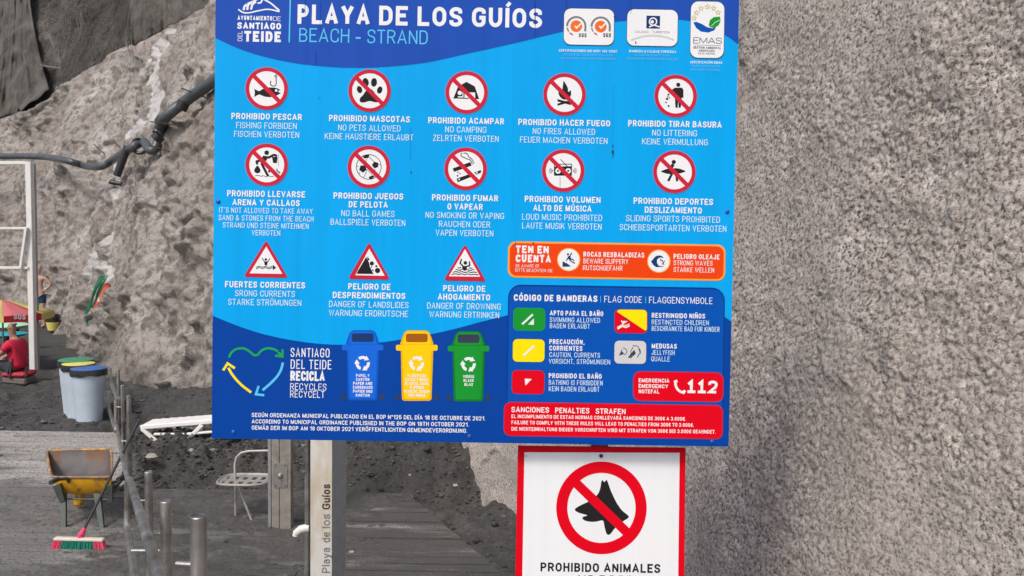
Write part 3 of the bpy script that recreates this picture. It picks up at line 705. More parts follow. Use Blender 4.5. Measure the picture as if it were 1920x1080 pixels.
class Art:
    """flat print on a real plane; shapes are written in photo pixels measured on that plane"""
    def __init__(s, origin, normal): s.o = Vector(origin); s.n = Vector(normal).normalized(); s.mb = {}; s.k = {}
    def P(s, px, py, h=0.0):
        d = ray(px, py); o = s.o + s.n * h; t = (o - CAM).dot(s.n) / d.dot(s.n); return CAM + d * t
    def put(s, key, mat, pts, faces, lay):
        e = s.mb.setdefault(key, (MB(), [])); 
        if mat not in e[1]: e[1].append(mat)
        c = s.k.get(key, 0); s.k[key] = c + 1
        h = .00028 * lay + .000006 * (c % 36)
        e[0].mi = e[1].index(mat)
        e[0].add([s.P(p[0], p[1], h) for p in pts], faces)
    def poly(s, key, mat, pts, lay): s.put(key, mat, pts, [tuple(range(len(pts)))], lay)
    def disc(s, key, mat, c, r, lay, n=40, ry=None, rot=0):
        ry = ry or r; ca, sa = math.cos(rot), math.sin(rot)
        s.poly(key, mat, [(c[0] + r * math.cos(2 * PI * k / n) * ca - ry * math.sin(2 * PI * k / n) * sa, c[1] + r * math.cos(2 * PI * k / n) * sa + ry * math.sin(2 * PI * k / n) * ca) for k in range(n)], lay)
    def ring(s, key, mat, c, r0, r1, lay, n=48, a0=0, a1=2 * PI, e=1.0):
        full = abs(a1 - a0 - 2 * PI) < 1e-6; m = n if full else n + 1
        pts = []
        for k in range(m):
            a = a0 + (a1 - a0) * k / n
            for r in (r0, r1): pts.append((c[0] + r * math.cos(a), c[1] + r * e * math.sin(a)))
        s.put(key, mat, pts, [(2 * k, 2 * k + 1, 2 * ((k + 1) % m) + 1, 2 * ((k + 1) % m)) for k in range(n)], lay)
    def line(s, key, mat, pts, wd, lay, closed=False, rnd=0):
        if rnd: pts = rounded([(p[0], p[1], rnd) for p in pts], closed)
        V, F = strip(pts, wd / 2, closed); s.put(key, mat, V, F, lay)
    def slope(s, x, y): return .0185 - .0034 * y / 830
    def rrect(s, key, mat, x0, y0, x1, y1, r, lay, ends=None, sl=None):
        sl = s.slope(0, (y0 + y1) / 2) if sl is None else sl; xc, yc = (x0 + x1) / 2, (y0 + y1) / 2
        pts = []
        for (cx, cy, a) in ((x1 - r, y0 + r, -90), (x1 - r, y1 - r, 0), (x0 + r, y1 - r, 90), (x0 + r, y0 + r, 180)):
            for k in range(7):
                an = R(a + 15 * k); X = cx + r * math.cos(an); Y = cy + r * math.sin(an)
                pts.append((X - sl * (Y - yc), Y + sl * (X - xc)))
        s.poly(key, mat, pts, lay)
    def text(s, key, mat, t, x0, x1, yc, cap, wt, lay, sl=None, vert=False):
        """yc: centre height at the middle of the line; wt: stroke width relative to the capital height"""
        sl = s.slope(0, yc) if sl is None else sl
        hw = cap * wt / 2; xc = (x0 + x1) / 2
        for V, F in text_shapes(t, (x1 - x0), cap, hw):
            if not vert:
                pts = [(x0 + v.x + sl * (v.y - cap / 2), yc + cap / 2 - v.y + sl * (x0 + v.x - xc)) for v in V]
            else:                                 # reading upwards; x0..x1 is the run in y (downwards), yc the x of the baseline centre
                pts = [(yc + (cap / 2 - v.y) * -1 * -1 - sl * (x1 - v.x - xc), x1 - v.x) for v in V]
                pts = [(yc - cap / 2 + (cap - v.y) * 0 + 0 - 0 + (cap - v.y) * 0 + v.y * 0 + (cap - v.y), x1 - v.x) for v in V] if False else [(yc + cap / 2 - v.y - sl * (x1 - v.x - xc), x1 - v.x) for v in V]
            s.put(key, mat, pts, F, lay)
    def flush(s, key, name, parent, label=None):
        mb, mats = s.mb.pop(key); return build(name, mb, [P[k_] for k_ in mats], parent, recalc=False, label=label)

# ------------------------------------------------------------------ the blue information sign
TH = R(2.3); SN = Vector((0, -math.cos(TH), math.sin(TH))); SO = at(885, 430, 2.87)
A = Art(SO, SN)
fl = A.P(660, 1500); sign = thing('information_sign', 'large blue beach rules board with white lettering, pictograms and red, orange boxes', 'sign', (A.P(1130, 700).x, A.P(1130, 700).y, 1.3))
corners = [(404.5, -32), (1386.5, -14), (1366, 837.5), (397, 822)]
m = MB(); cc = [A.P(*p, -.0004) for p in corners]
m.prism(cc, .012, -SN)
M_PANEL = [P['light']]
build('panel', m, P['light'], sign)
# header and footer bands
hd = catmull([(403.6, 71), (450, 92), (500, 107.5), (560, 119.5), (620, 125.5), (660, 127), (720, 125.5), (800, 117), (885, 98.5), (960, 82), (1055, 59), (1100, 48.5), (1150, 41), (1200, 37.5), (1270, 36.5), (1320, 46), (1360, 66), (1383.8, 83)], 4)
A.poly('h', 'head', [(404.5, -31.8), *hd, (1386.2, -13.8)], 1); A.flush('h', 'header_band', sign)
ft = catmull([(398.6, 592), (450, 612.5), (500, 628), (560, 640), (620, 646), (680, 645), (740, 638.5), (830, 622), (900, 604), (960, 589), (1060, 566), (1150, 556), (1260, 560), (1330, 578), (1371.4, 603)], 4)
A.poly('f', 'foot', [*ft, (1366, 837.2), (397.1, 821.8)], 1); A.flush('f', 'footer_band', sign)
LB, LL = .185, .115

# town crest and title
A.line('c', 'white', [(447, 17.5), (455, 24), (466, 24.5), (480, 21), (500, 17), (512, 18.5), (524, 22)], 2.6, 3, rnd=6)
A.line('c', 'white', [(457, 19), (458, 12), (463, 8)], 4, 3, rnd=2); A.line('c', 'white', [(463.5, 18.5), (465, 9), (471, 5)], 4, 3, rnd=2); A.line('c', 'white', [(470.5, 18), (473, 8), (480, 3)], 4, 3, rnd=2)
A.line('c', 'white', [(464, 7), (478, 1), (490, -6), (497, 0), (508, 6), (524, 20)], 3, 3, rnd=3); A.line('c', 'white', [(493, -3), (489, 5), (483, 6)], 3, 3)
A.text('c', 'white', 'AYUNTAMIENTO', 445.5, 510.5, 33.8, 8.4, .2, 3); A.text('c', 'white', 'DE', 512, 526.5, 35, 8.4, .1, 3)
A.text('c', 'white', 'SANTIAGO', 445, 527, 48.6, 12.5, .24, 3); A.text('c', 'white', 'TEIDE', 458, 526.5, 68.5, 20, .25, 3)
A.text('c', 'white', 'DEL', 58, 77, 450, 8.6, .11, 3, vert=True)
A.flush('c', 'town_emblem', sign)
A.line('t', 'cyan', [(544.5, -8), (542.2, 79.5)], 2.6, 3); A.flush('t', 'divider', sign)
for t_, a_, b_, y_ in (('PLAYA', 558, 693, 27.6), ('DE', 711, 764.5, 29.3), ('LOS', 783, 867, 31), ('GUÍOS', 885, 1016.5, 33.2)):
    A.text('t', 'white', t_, a_, b_, y_, 36.5, .20, 3); A.flush('t', 'title_word', sign)
A.text('t', 'cyan', 'BEACH', 561, 655, 66.3, 26, .095, 3); A.text('t', 'cyan', '-', 666, 677, 69.5, 24, .15, 3); A.text('t', 'cyan', 'STRAND', 689, 802, 69.2, 26, .095, 3); A.flush('t', 'subtitle_lettering', sign)

# seals
def seal(x0, y0, x1, y1, r, fn, name='quality_seal'):
    A.rrect('s', 'slate', x0 - .9, y0 - .9, x1 + .9, y1 + 1.6, r, 2); A.rrect('s', 'white', x0, y0, x1, y1, r, 3)
    o = A.flush('s', name, sign); fn(); return o
o = seal(1057.5, 16.5, 1151, 84, 13, lambda: None)
for i, cx in enumerate((1080.5, 1126.3)):
    A.ring('s', 'grey', (cx, 49 + i * .8), 15.3, 19, 4, a0=PI, a1=2 * PI, n=20); A.line('s', 'grey', [(cx + 17.2, 49 + i * .8), (cx + 16.8, 58.8)], 3.8, 4)
    A.disc('s', 'sgs', (cx, 49 + i * .8), 11, 4); A.line('s', 'white', [(cx - 2.6, 48.5), (cx + .7, 52.5), (cx + 9, 44)], 2.7, 5)
    A.ring('s', 'ring', (cx, 49), 16, 18.5, 4, a0=PI * .62, a1=PI * .75, n=4); A.ring('s', 'grey', (cx, 49), 16, 18.5, 4, a0=PI * .8, a1=PI * .95, n=4)
    A.text('s', 'black', 'SGS', cx + 4.8, cx + 19.2, 66, 7.4, .2, 4)
A.flush('s', 'seal_print', o)
A.text('s', 'paleb', 'CERTIFICACIONES ISO 9001  ISO 14001', 1048, 1157, 95.5, 4.8, .2, 3); A.text('s', 'cyan', 'ISO 9001 ISO 14001 CERTIFICATIONS', 1056, 1150, 103, 4.5, .13, 3); A.text('s', 'cyan', 'ISO 9001 ISO 14001 ZERTIFIZIERUNGEN', 1051, 1154, 110, 4.5, .13, 3); A.flush('s', 'caption', sign)
o = seal(1176, 18, 1270.5, 86, 13, lambda: None)
A.rrect('s', 'navy', 1212, 29.5, 1237.5, 53.5, 1, 4)
A.ring('s', 'white', (1224.5, 40.5), 5.6, 8, 5, n=24); A.disc('s', 'white', (1223, 41), 3.2, 5, n=12); A.line('s', 'white', [(1217, 50.5), (1226, 47), (1237, 50.5)], 2.4, 5)
A.text('s', 'grey', 'CALIDAD', 1191, 1216, 59.6, 4, .12, 4); A.text('s', 'grey', 'TURISTICA', 1223, 1256, 60.2, 4, .12, 4)
A.line('s', 'greyl', [(1183, 75), (1205, 68), (1225, 66), (1248, 69), (1264, 75)], 3.2, 4, rnd=6); A.flush('s', 'seal_print', o)
A.text('s', 'paleb', 'BANDERA Q CALIDAD TURISTICA', 1180, 1268, 96.5, 4.8, .2, 3); A.text('s', 'cyan', 'Q TOURISM QUALITY FLAG', 1191, 1256, 103.5, 4.5, .13, 3); A.text('s', 'cyan', 'Q-FLAGGE FÜR TOURISTISCHE QUALITÄT', 1175, 1272, 110.5, 4.5, .13, 3); A.flush('s', 'caption', sign)
o = seal(1295, 3, 1357.5, 108.5, 14, lambda: None)
for (sx, sy) in ((1301.5, 34), (1306, 24), (1314.5, 16), (1326.5, 12.5), (1338, 15.5), (1346.5, 23.5)):
    st = []
    for kx in range(10):
        a_ = -PI / 2 + kx * PI / 5; rr = 4.8 if kx % 2 == 0 else 2.1; st.append((sx + rr * math.cos(a_), sy + rr * math.sin(a_)))
    A.line('s', 'gold', st, 1.1, 4, closed=True)
A.poly('s', 'boxblue', [(1300, 42), (1306, 41), (1316, 45), (1326, 51), (1336, 53), (1344, 48), (1339, 57), (1328, 61), (1314, 59), (1305, 52)], 4)
A.poly('s', 'green', [(1329, 47), (1331, 38), (1338, 32), (1350, 31), (1351, 40), (1347, 48), (1339, 52), (1332, 51)], 4); A.line('s', 'white', [(1334, 49), (1342, 41), (1350, 38)], 1, 5)
A.text('s', 'slate', 'EMAS', 1300, 1353.5, 76, 11.5, .1, 4); A.line('s', 'grey', [(1301, 84.5), (1352, 85.5)], .8, 4)
A.text('s', 'slate', 'GESTIÓN AMBIENTAL', 1300, 1352, 89.5, 4.2, .2, 4); A.text('s', 'slate', 'VERIFICADA', 1310, 1340, 95.2, 4.2, .2, 4); A.text('s', 'grey', 'ES-IC-000156', 1309, 1340, 100.4, 4, .15, 4); A.flush('s', 'seal_print', o)
A.text('s', 'paleb', 'CERTIFICACIÓN EMAS', 1294, 1354, 117, 4.8, .2, 3); A.text('s', 'cyan', 'EMAS CERTIFICATION', 1297, 1350, 124, 4.5, .13, 3); A.text('s', 'cyan', 'EMAS ZERTIFIZIERUNG', 1295, 1351, 131, 4.5, .13, 3); A.flush('s', 'caption', sign)

# prohibition pictograms: disc > symbol, ring
def pict(c, r, draw, label):
    A.disc('d', 'halo', c, r + .8, 2, n=56); A.disc('d', 'white', c, r - 3.5, 3, n=56)
    o = A.flush('d', 'pictogram', sign, label)
    draw(); A.flush('y', 'symbol', o)
    A.ring('r', 'ring', c, r - 7.2, r - .4, 5, n=56); b = 3.9; s_ = (r - 4) * .7071
    A.line('r', 'ring', [(c[0] - s_, c[1] - s_ * .98), (c[0] + s_, c[1] + s_ * 1.02)], 2 * b, 5.2)
    A.flush('r', 'ring', o)
def tr(cx, cy, s): return lambda pts: [(cx + x / s, cy + y / s) for x, y in pts]
z1, z2, z3, z4 = tr(395, 0, 3.912), tr(885, 0, 3.724), tr(395, 260, 3.912), tr(885, 260, 3.724)
Y = lambda pts, mat='black', lay=4: A.poly('y', mat, pts, lay)
L_ = lambda pts, wd, mat='black', lay=4, rnd=0, closed=False: A.line('y', mat, pts, wd, lay, closed, rnd)
D_ = lambda c, r, mat='black', lay=4, ry=None, rot=0, n=20: A.disc('y', mat, c, r, lay, n, ry, rot)
t12 = tr(440, 120, 12); t13 = tr(440, 265, 12); t22 = tr(820, 125, 12); t23 = tr(820, 270, 12); t32 = tr(820, 450, 12)
def fish():
    Y(t12([(440, 560), (500, 590), (550, 612), (620, 570), (680, 545), (780, 525), (880, 530), (960, 545), (1035, 590), (985, 600), (975, 625), (1035, 655), (960, 700), (880, 735), (780, 745), (680, 735), (620, 712), (560, 685), (500, 705), (440, 740), (455, 650)]))
    D_(*t12([(935, 595)]), 2.5, 'white', 4.5)
    L_(t12([(930, 295), (938, 430), (920, 490), (870, 500), (815, 480), (800, 430), (815, 380)]), 1.6, rnd=3); A.ring('y', 'black', t12([(928, 270)])[0], 1.4, 2.8, 4, n=14)
def paw():
    for (x, y_, a, b, rt) in ((1137, 603, 22, 32, -.2), (1198, 604, 22, 32, .1), (1092, 657, 19, 27, -.3), (1240, 660, 19, 27, .3)):
        D_(*z1([(x, y_)]), a / 3.912, ry=b / 3.912, rot=rt)
    Y(rounded([(*p, 4) for p in z1([(1168, 645), (1195, 668), (1215, 700), (1240, 722), (1232, 752), (1195, 748), (1165, 738), (1130, 752), (1095, 752), (1090, 722), (1115, 702), (1138, 665)])], True))
def tent():
    Y(t22([(360, 715), (465, 450), (480, 440), (655, 340), (845, 445), (940, 730), (855, 728), (850, 580), (600, 575), (590, 700), (700, 705), (700, 722)]))
    D_(*t22([(505, 590)]), 4, 'white', 4.5); L_(t22([(460, 680), (585, 680)]), 2.2, 'white', 4.5); L_(t22([(575, 580), (575, 690)]), 1.8, 'white', 4.5); L_(t22([(605, 575), (605, 710)]), 1.5)
    Y(t22([(610, 700), (615, 590), (845, 580), (850, 715)]), 'white', 4.4); L_(t22([(600, 712), (700, 716)]), 1.6)
def fire():
    Y(rounded([(*p, 3) for p in z2([(638, 560), (655, 585), (670, 615), (671, 648), (690, 625), (693, 660), (680, 688), (655, 696), (635, 694), (610, 672), (601, 640), (615, 628), (628, 640), (634, 605)])], True))
    Y(z2([(597, 692), (692, 716), (690, 734), (597, 708)])); Y(z2([(596, 724), (660, 704), (690, 712), (598, 738)]))
def litter():
    D_(*z2([(1440, 592)]), 3.9)
    Y(z2([(1416, 612), (1465, 612), (1476, 625), (1476, 682), (1464, 682), (1463, 700), (1457, 752), (1443, 752), (1440, 700), (1436, 752), (1421, 752), (1417, 690), (1414, 640), (1385, 655), (1372, 645)]))
    for p in ((1372, 660, 7), (1362, 690, 9), (1378, 682, 5), (1355, 715, 6), (1373, 740, 7), (1366, 672, 5)): D_(*z2([p[:2]]), p[2] / 3.724, n=8)
def sandtaker():
    D_(*t13([(720, 255)]), 4.3); L_(t13([(640, 345), (760, 365), (890, 300), (950, 330)]), 4.2, rnd=1.5); Y(t13([(640, 330), (730, 355), (725, 420), (600, 500), (560, 440)]))
    Y(t13([(840, 350), (965, 345), (945, 490), (865, 485)])); L_(t13([(590, 430), (490, 450), (510, 520)]), 4.2, rnd=1)
    Y(rounded([(*p, 3) for p in t13([(515, 530), (585, 640), (570, 700), (510, 725), (450, 700), (435, 640)])], True)); L_(t13([(600, 490), (750, 780)]), 4.6); D_(*t13([(775, 675)]), 2)
    L_(t13([(455, 780), (500, 762), (560, 775), (610, 790), (640, 765), (700, 798), (780, 775), (820, 800), (880, 780)]), 1, rnd=2); L_(t13([(985, 290), (975, 420), (990, 550)]), .8, 'grey')
    Y(t13([(935, 650), (950, 600), (975, 665), (1020, 690), (1030, 735), (970, 690)]))
def ball():
    c = z3([(1160, 207)])[0]; A.ring('y', 'black', c, 22.6, 23.8, 4, n=40)
    def pent(cx, cy, r, a0, sq=1): return [(cx + r * math.cos(a0 + k * 2 * PI / 5), cy + r * sq * math.sin(a0 + k * 2 * PI / 5)) for k in range(5)]
    a, b = z3([(1117, 220)])[0], z3([(1208, 193)])[0]; Y(pent(*a, 7.5, .3)); Y(pent(*b, 6.6, .6)); Y(z3([(1115, 133), (1140, 118), (1165, 120), (1158, 140), (1130, 146)])); Y(z3([(1160, 280), (1190, 268), (1205, 275), (1185, 292), (1163, 296)]))
    for ln in ([(1145, 225), (1185, 265)], [(1130, 195), (1145, 148)], [(1165, 135), (1198, 170)], [(1095, 245), (1085, 265)], [(1145, 240), (1120, 290)], [(1230, 185), (1250, 195)], [(1205, 222), (1200, 262)], [(1085, 205), (1070, 200)]): L_(z3(ln), .9)
def smoke():
    Y(t23([(345, 550), (740, 405), (770, 485), (375, 628)])); Y(t23([(432, 780), (780, 655), (810, 720), (460, 860)])); Y(t23([(830, 640), (980, 585), (985, 640), (880, 690)])); D_(*t23([(890, 645)]), 1.7, 'white', 4.5); D_(*t23([(490, 795)]), 1.5, 'white', 4.5)
    L_(t23([(560, 205), (520, 240), (545, 290), (610, 300), (660, 340), (740, 345), (790, 460)]), 1.5, rnd=3); L_(t23([(590, 210), (650, 200), (690, 235), (700, 300), (770, 320), (825, 440)]), 1.5, rnd=3)
    for p in ((465, 635, 16), (508, 668, 15), (455, 715, 20)): D_(*t23([p[:2]]), p[2] / 12, n=8)
def radio():
    Y(z4([(572, 195), (698, 192), (697, 258), (573, 258)])); L_(z4([(574, 194), (576, 178), (696, 178), (696, 194)]), 1.3); L_(z4([(617, 143), (668, 196)]), 1.2)
    for x in (601, 672): D_(*z4([(x, 225)]), 5.2, 'white', 4.4); D_(*z4([(x, 225)]), 2, 'black', 4.7, n=10)
    for sgn, x in ((-1, 565), (1, 705)):
        for k_ in range(3): L_(z4([(x + sgn * 9 * k_, 224 - 8 - 6 * k_), (x + sgn * (9 * k_ + 5), 224), (x + sgn * 9 * k_, 224 + 8 + 6 * k_)]), 1.1, rnd=2)
def surf_p():
    D_(*z4([(1409, 163)]), 4); Y(rounded([(*p, 5) for p in z4([(1310, 229), (1370, 208), (1440, 206), (1500, 228), (1440, 246), (1370, 248)])], True)); L_(z4([(1404, 178), (1388, 212)]), 6); L_(z4([(1396, 245), (1370, 296)]), 4.4); L_(z4([(1425, 245), (1433, 298)]), 4)
for c, fn, lb in (((500, 166), fish, None), ((693, 170), paw, None), ((875, 173.3), tent, None), ((1058.5, 177), fire, None), ((1267, 180), litter, None),
                  ((500, 309), sandtaker, None), ((691.5, 313), ball, None), ((873, 316.5), smoke, None), ((1056, 319.8), radio, None), ((1264.5, 322.3), surf_p, None)):
    pict(c, 40, fn, lb)
# warning triangles
def tri(p, inner, draw):
    A.poly('d', 'ring', rounded([(*x, 6) for x in p], True), 3); o = A.flush('d', 'warning_triangle', sign)
    A.poly('y', 'white', rounded([(*x, 1) for x in inner], True), 4); 
    draw(); A.flush('y', 'symbol', o)
Y2 = lambda pts, mat='black': A.poly('y', mat, pts, 5); L2 = lambda pts, wd, rnd=0: A.line('y', 'black', pts, wd, 5, False, rnd); D2 = lambda c, r, n=16: A.disc('y', 'black', c, r, 5, n)
def cur():
    D2(z3([(405, 886)])[0], 2.3); L2(z3([(376, 874), (396, 905), (418, 905), (436, 876)]), 1.5); Y2(z3([(392, 900), (418, 900), (414, 930), (396, 928)]))
    for dy in (0, 10): L2(z3([(333, 945 + dy), (355, 934 + dy), (378, 944 + dy), (402, 934 + dy), (425, 945 + dy), (450, 937 + dy), (470, 944 + dy)]), 1.3, 2)
    Y2(z3([(457, 925), (480, 946), (457, 965)]))
def slide():
    Y2(z3([(1140, 868), (1160, 905), (1168, 940), (1195, 993), (1068, 991)]))
    for x, y_, r in ((1182, 915, 16), (1224, 967, 20), (1215, 935, 8), (1180, 941, 5), (1190, 965, 6), (1157, 885, 8), (1152, 872, 5)): D2(z3([(x, y_)])[0], r / 3.912, 9)
def drown():
    D2(t32([(630, 515)])[0], 3.5); L2(t32([(545, 430), (512, 520), (575, 585)]), 2.6); L2(t32([(722, 480), (728, 575), (640, 600)]), 2.6); Y2(t32([(560, 580), (665, 590), (665, 670), (620, 695), (560, 665)]))
    for pts in ([(455, 620), (490, 635), (540, 615)], [(710, 620), (745, 640), (790, 630)], [(410, 660), (440, 665), (490, 685), (555, 665)], [(670, 665), (750, 690), (790, 665), (830, 668)], [(350, 730), (410, 705), (490, 730), (550, 705), (620, 735), (690, 710), (760, 735), (830, 715), (890, 740)], [(315, 765), (350, 775), (410, 755), (480, 780), (550, 755), (620, 785), (690, 760), (760, 785), (840, 765), (880, 790), (925, 770)]): L2(t32(pts), 1.7, 2)
tri([(499.2, 450), (540, 521), (456.5, 519.5)], [(499.3, 462), (529.5, 513.5), (468, 512.5)], cur)
tri([(692.3, 454), (731.5, 524.5), (652.5, 523)], [(692.3, 466), (721.5, 517.3), (666, 516)], slide)
tri([(872, 457.5), (911.5, 528), (831.5, 526)], [(872, 467), (900.5, 519), (841.5, 518)], drown)

# captions
CAPS = [
 [('PROHIBIDO PESCAR', 434, 566, 218.5, 1), ('FISHING FORBIDEN', 443, 556.5, 235.5, 0), ('FISCHEN VERBOTEN', 439, 561, 252, 0)],
 [('PROHIBIDO MASCOTAS', 617, 768.5, 222.5, 1), ('NO PETS ALLOWED', 634, 751, 240, 0), ('KEINE HAUSTIERE ERLAUBT', 609, 775, 256.5, 0)],
 [('PROHIBIDO ACAMPAR', 803, 945, 226.5, 1), ('NO CAMPING', 835, 912, 243, 0), ('ZELRTEN VERBOTEN', 812, 935, 259.5, 0)],
 [('PROHIBIDO HACER FUEGO', 972, 1144, 230, 1), ('NO FIRES ALLOWED', 999, 1116, 246.5, 0), ('FEUER MACHEN VERBOTEN', 975, 1139, 263, 0)],
 [('PROHIBIDO TIRAR BASURA', 1178, 1353, 232.5, 1), ('NO LITTERING', 1223, 1307, 249.5, 0), ('KEINE VERMULLUNG', 1204, 1327, 266, 0)],
 [('PROHIBIDO LLEVARSE', 426, 572, 363.5, 1), ('ARENA Y CALLAOS', 436, 562, 380, 1), ('IT´S NOT ALLOWED TO TAKE AWAY', 411, 586.5, 395, 2), ('SAND & STONES FROM THE BEACH', 410, 588, 409.3, 2), ('STRAND UND STEINE MITEHMEN', 418, 579, 423, 2), ('VERBOTEN', 472, 525.5, 436.7, 2)],
 [('PROHIBIDO JUEGOS', 625.5, 756, 367.5, 1), ('DE PELOTA', 654, 727, 383.5, 1), ('NO BALL GAMES', 640, 740, 400.5, 0), ('BALLSPIELE VERBOTEN', 620, 760, 417, 0)],
 [('PROHIBIDO FUMAR', 810, 934, 371, 1), ('O VAPEAR', 839, 905, 387.5, 1), ('NO SMOKING OR VAPING', 798, 945, 404, 0), ('RAUCHEN ODER', 823, 919, 420.5, 0), ('VAPEN VERBOTEN', 817, 925, 437, 0)],
 [('PROHIBIDO VOLUMEN', 984, 1126, 374, 1), ('ALTO DE MÚSICA', 1000, 1109, 390.5, 1), ('LOUD MUSIC PROHIBITED', 979, 1129, 407.5, 0), ('LAUTE MUSIK VERBOTEN', 979, 1128, 424, 0)],
 [('PROHIBIDO DEPORTES', 1188, 1337, 377.5, 1), ('DESLIZAMIENTO', 1209, 1316, 394, 1), ('SLIDING SPORTS PROHIBITED', 1174, 1350, 410.5, 0), ('SCHIEBESPORTARTEN VERBOTEN', 1162, 1362, 427.5, 0)],
 [('FUERTES CORRIENTES', 422, 572, 534, 1), ('SRONG CURRENTS', 441, 553, 550.5, 0), ('STARKE STRÖMUNGEN', 428, 565, 567, 0)],
 [('PELIGRO DE', 653, 732, 537.5, 1), ('DESPRENDIMIENTOS', 624, 760, 554, 1), ('DANGER OF LANDSLIDES', 617, 766, 571, 0), ('WARNUNG ERDRUTSCHE', 617, 765, 587.5, 0)],
 [('PELIGRO DE', 831, 910, 541, 1), ('AHOGAMIENTO', 821, 919, 557, 1), ('DANGER OF DROWNING', 801, 939, 574, 0), ('WARNUNG ERTRINKEN', 805, 936, 590, 0)]]
for blk in CAPS:
    for t, x0, x1, yc, b in blk:
        A.text('k', 'white' if b == 1 else 'paleb', t, x0, x1, yc, (11.6, 11.6, 10.2)[b], LB if b == 1 else LL, 3)
    A.flush('k', 'caption', sign)

# orange box
A.rrect('b', 'orangel', 952.5, 455.5, 1360, 523.5, 15, 2); A.rrect('b', 'orange', 955.8, 459, 1356.8, 520, 13, 3)
box = A.flush('b', 'orange_box', sign)
A.text('k', 'white', 'TEN EN', 967, 1029, 467.8, 14.5, .235, 4); A.text('k', 'white', 'CUENTA', 967, 1033, 484.8, 14.5, .235, 4); A.text('k', 'white', 'BE AWARE OF', 967, 1011, 498.6, 6, .1, 4); A.text('k', 'white', 'BITTE BEACHTEN SIE', 966, 1036, 507, 6, .1, 4)
A.text('k', 'white', 'ROCAS RESBALADIZAS', 1094, 1208, 477.5, 9.4, .185, 4); A.text('k', 'white', 'BEWARE SLIPPERY', 1094, 1178, 490, 9.2, .11, 4); A.text('k', 'white', 'RUTSCHGEFAHR', 1093, 1167, 502.5, 9.2, .11, 4)
A.text('k', 'white', 'PELIGRO OLEAJE', 1263, 1349, 481.3, 9.4, .185, 4); A.text('k', 'white', 'STRONG WAVES', 1263, 1336, 493.3, 9.2, .11, 4); A.text('k', 'white', 'STARKE WELLEN', 1263, 1339, 506, 9.2, .11, 4)
A.flush('k', 'caption', box)
t8 = tr(1040, 450, 8)
for c in ((1066.3, 486.8), (1235.3, 489.8)): A.disc('k', 'orangel', c, 22, 4); A.disc('k', 'white', c, 20.2, 5)
A.poly('k', 'navy', t8([(118, 325), (150, 328), (160, 345), (185, 345), (195, 360), (215, 370), (225, 385), (250, 398), (118, 402)]), 6); A.disc('k', 'navy', t8([(200, 215)])[0], 2.1, 6, 12)
A.line('k', 'navy', t8([(255, 190), (232, 240), (210, 250), (175, 310)]), 2, 6); A.poly('k', 'navy', t8([(195, 245), (235, 245), (250, 295), (222, 300), (195, 275)]), 6); A.line('k', 'navy', t8([(220, 290), (260, 285), (295, 315)]), 2, 6); A.line('k', 'navy', t8([(225, 298), (255, 325), (305, 350)]), 2, 6)
A.poly('k', 'navy', t8([(1445, 325), (1485, 275), (1520, 240), (1570, 230), (1610, 240), (1635, 275), (1595, 262), (1560, 272), (1535, 300), (1535, 345), (1560, 385), (1650, 400), (1520, 408), (1480, 375)]), 6)
A.line('k', 'navy', t8([(1655, 310), (1605, 370)]), 1.3, 6); A.line('k', 'navy', t8([(1590, 295), (1620, 320), (1640, 375)]), 1.5, 6); A.disc('k', 'navy', t8([(1592, 298)])[0], 1.5, 6, 10); A.line('k', 'navy', t8([(1595, 312), (1630, 310)]), 1.2, 6)
A.flush('k', 'symbol', box)

# flag code box
A.rrect('b', 'edgeblue', 951, 536.5, 1357.5, 790, 24, 2); A.rrect('b', 'boxblue', 953, 539.5, 1355.5, 790, 22, 2.6)
box = A.flush('b', 'flag_code_box', sign)
A.text('k', 'white', 'CÓDIGO DE BANDERAS', 963.5, 1120, 559, 12, .21, 4); A.text('k', 'cyan', '|', 1125.5, 1127, 560.5, 11, .1, 4); A.text('k', 'white', 'FLAG CODE', 1133, 1203.5, 561.3, 12.2, .1, 4); A.text('k', 'cyan', '|', 1210, 1211.5, 562, 11, .1, 4); A.text('k', 'white', 'FLAGGENSYMBOLE', 1217, 1336, 563.2, 12.2, .1, 4)
for t, x0, x1, yc, b in (('APTO PARA EL BAÑO', 1031, 1131, 587.5, 1), ('SWIMMING ALLOWED', 1031, 1125, 600, 0), ('BADEN ERLAUBT', 1031, 1106, 611.3, 0), ('PRECAUCIÓN,', 1030, 1096, 641, 1), ('CORRIENTES', 1030, 1092, 653, 1), ('CAUTION, CURRENTS', 1030, 1125, 665.5, 0), ('VORSICHT, STRÖMUNGEN', 1029, 1144, 678, 0),
                         ('PROHIBIDO EL BAÑO', 1029, 1128, 705, 1), ('BATHING IS FORBIDDEN', 1029, 1130, 717.5, 0), ('KEIN BADEN ERLAUBT', 1029, 1124, 729.5, 0), ('RESTRINGIDO NIÑOS', 1222, 1322, 592, 1), ('RESTINCTED CHILDREN', 1222, 1329, 604.5, 0), ('BESCHRÄNKTE BAD FUR KINDER', 1222, 1349, 616.6, 0), ('MEDUSAS', 1222, 1269, 649, 1), ('JELLYFISH', 1222, 1265, 661, 0), ('QUALLE', 1221, 1256, 673, 0)):
    A.text('k', 'white' if b else 'paleb', t, x0, x1, yc, 9.2, .18 if b else .11, 4)
A.flush('k', 'caption', box)
def flag(x0, y0, x1, y1, mat, edge, fn):
    A.rrect('g', edge, x0 - .8, y0 - .8, x1 + .8, y1 + .8, 9, 3.4); A.rrect('g', mat, x0, y0, x1, y1, 8.5, 4); fn(); A.flush('g', 'flag_symbol', box)
t9 = tr(1140, 570, 9)
flag(963, 578, 1021.5, 619.5, 'green', 'arrowg', lambda: (A.line('g', 'white', [(979, 608), (999, 589.5)], 3.6, 5), A.poly('g', 'white', [(990, 608.5), (1001, 597), (1001, 609)], 5)))
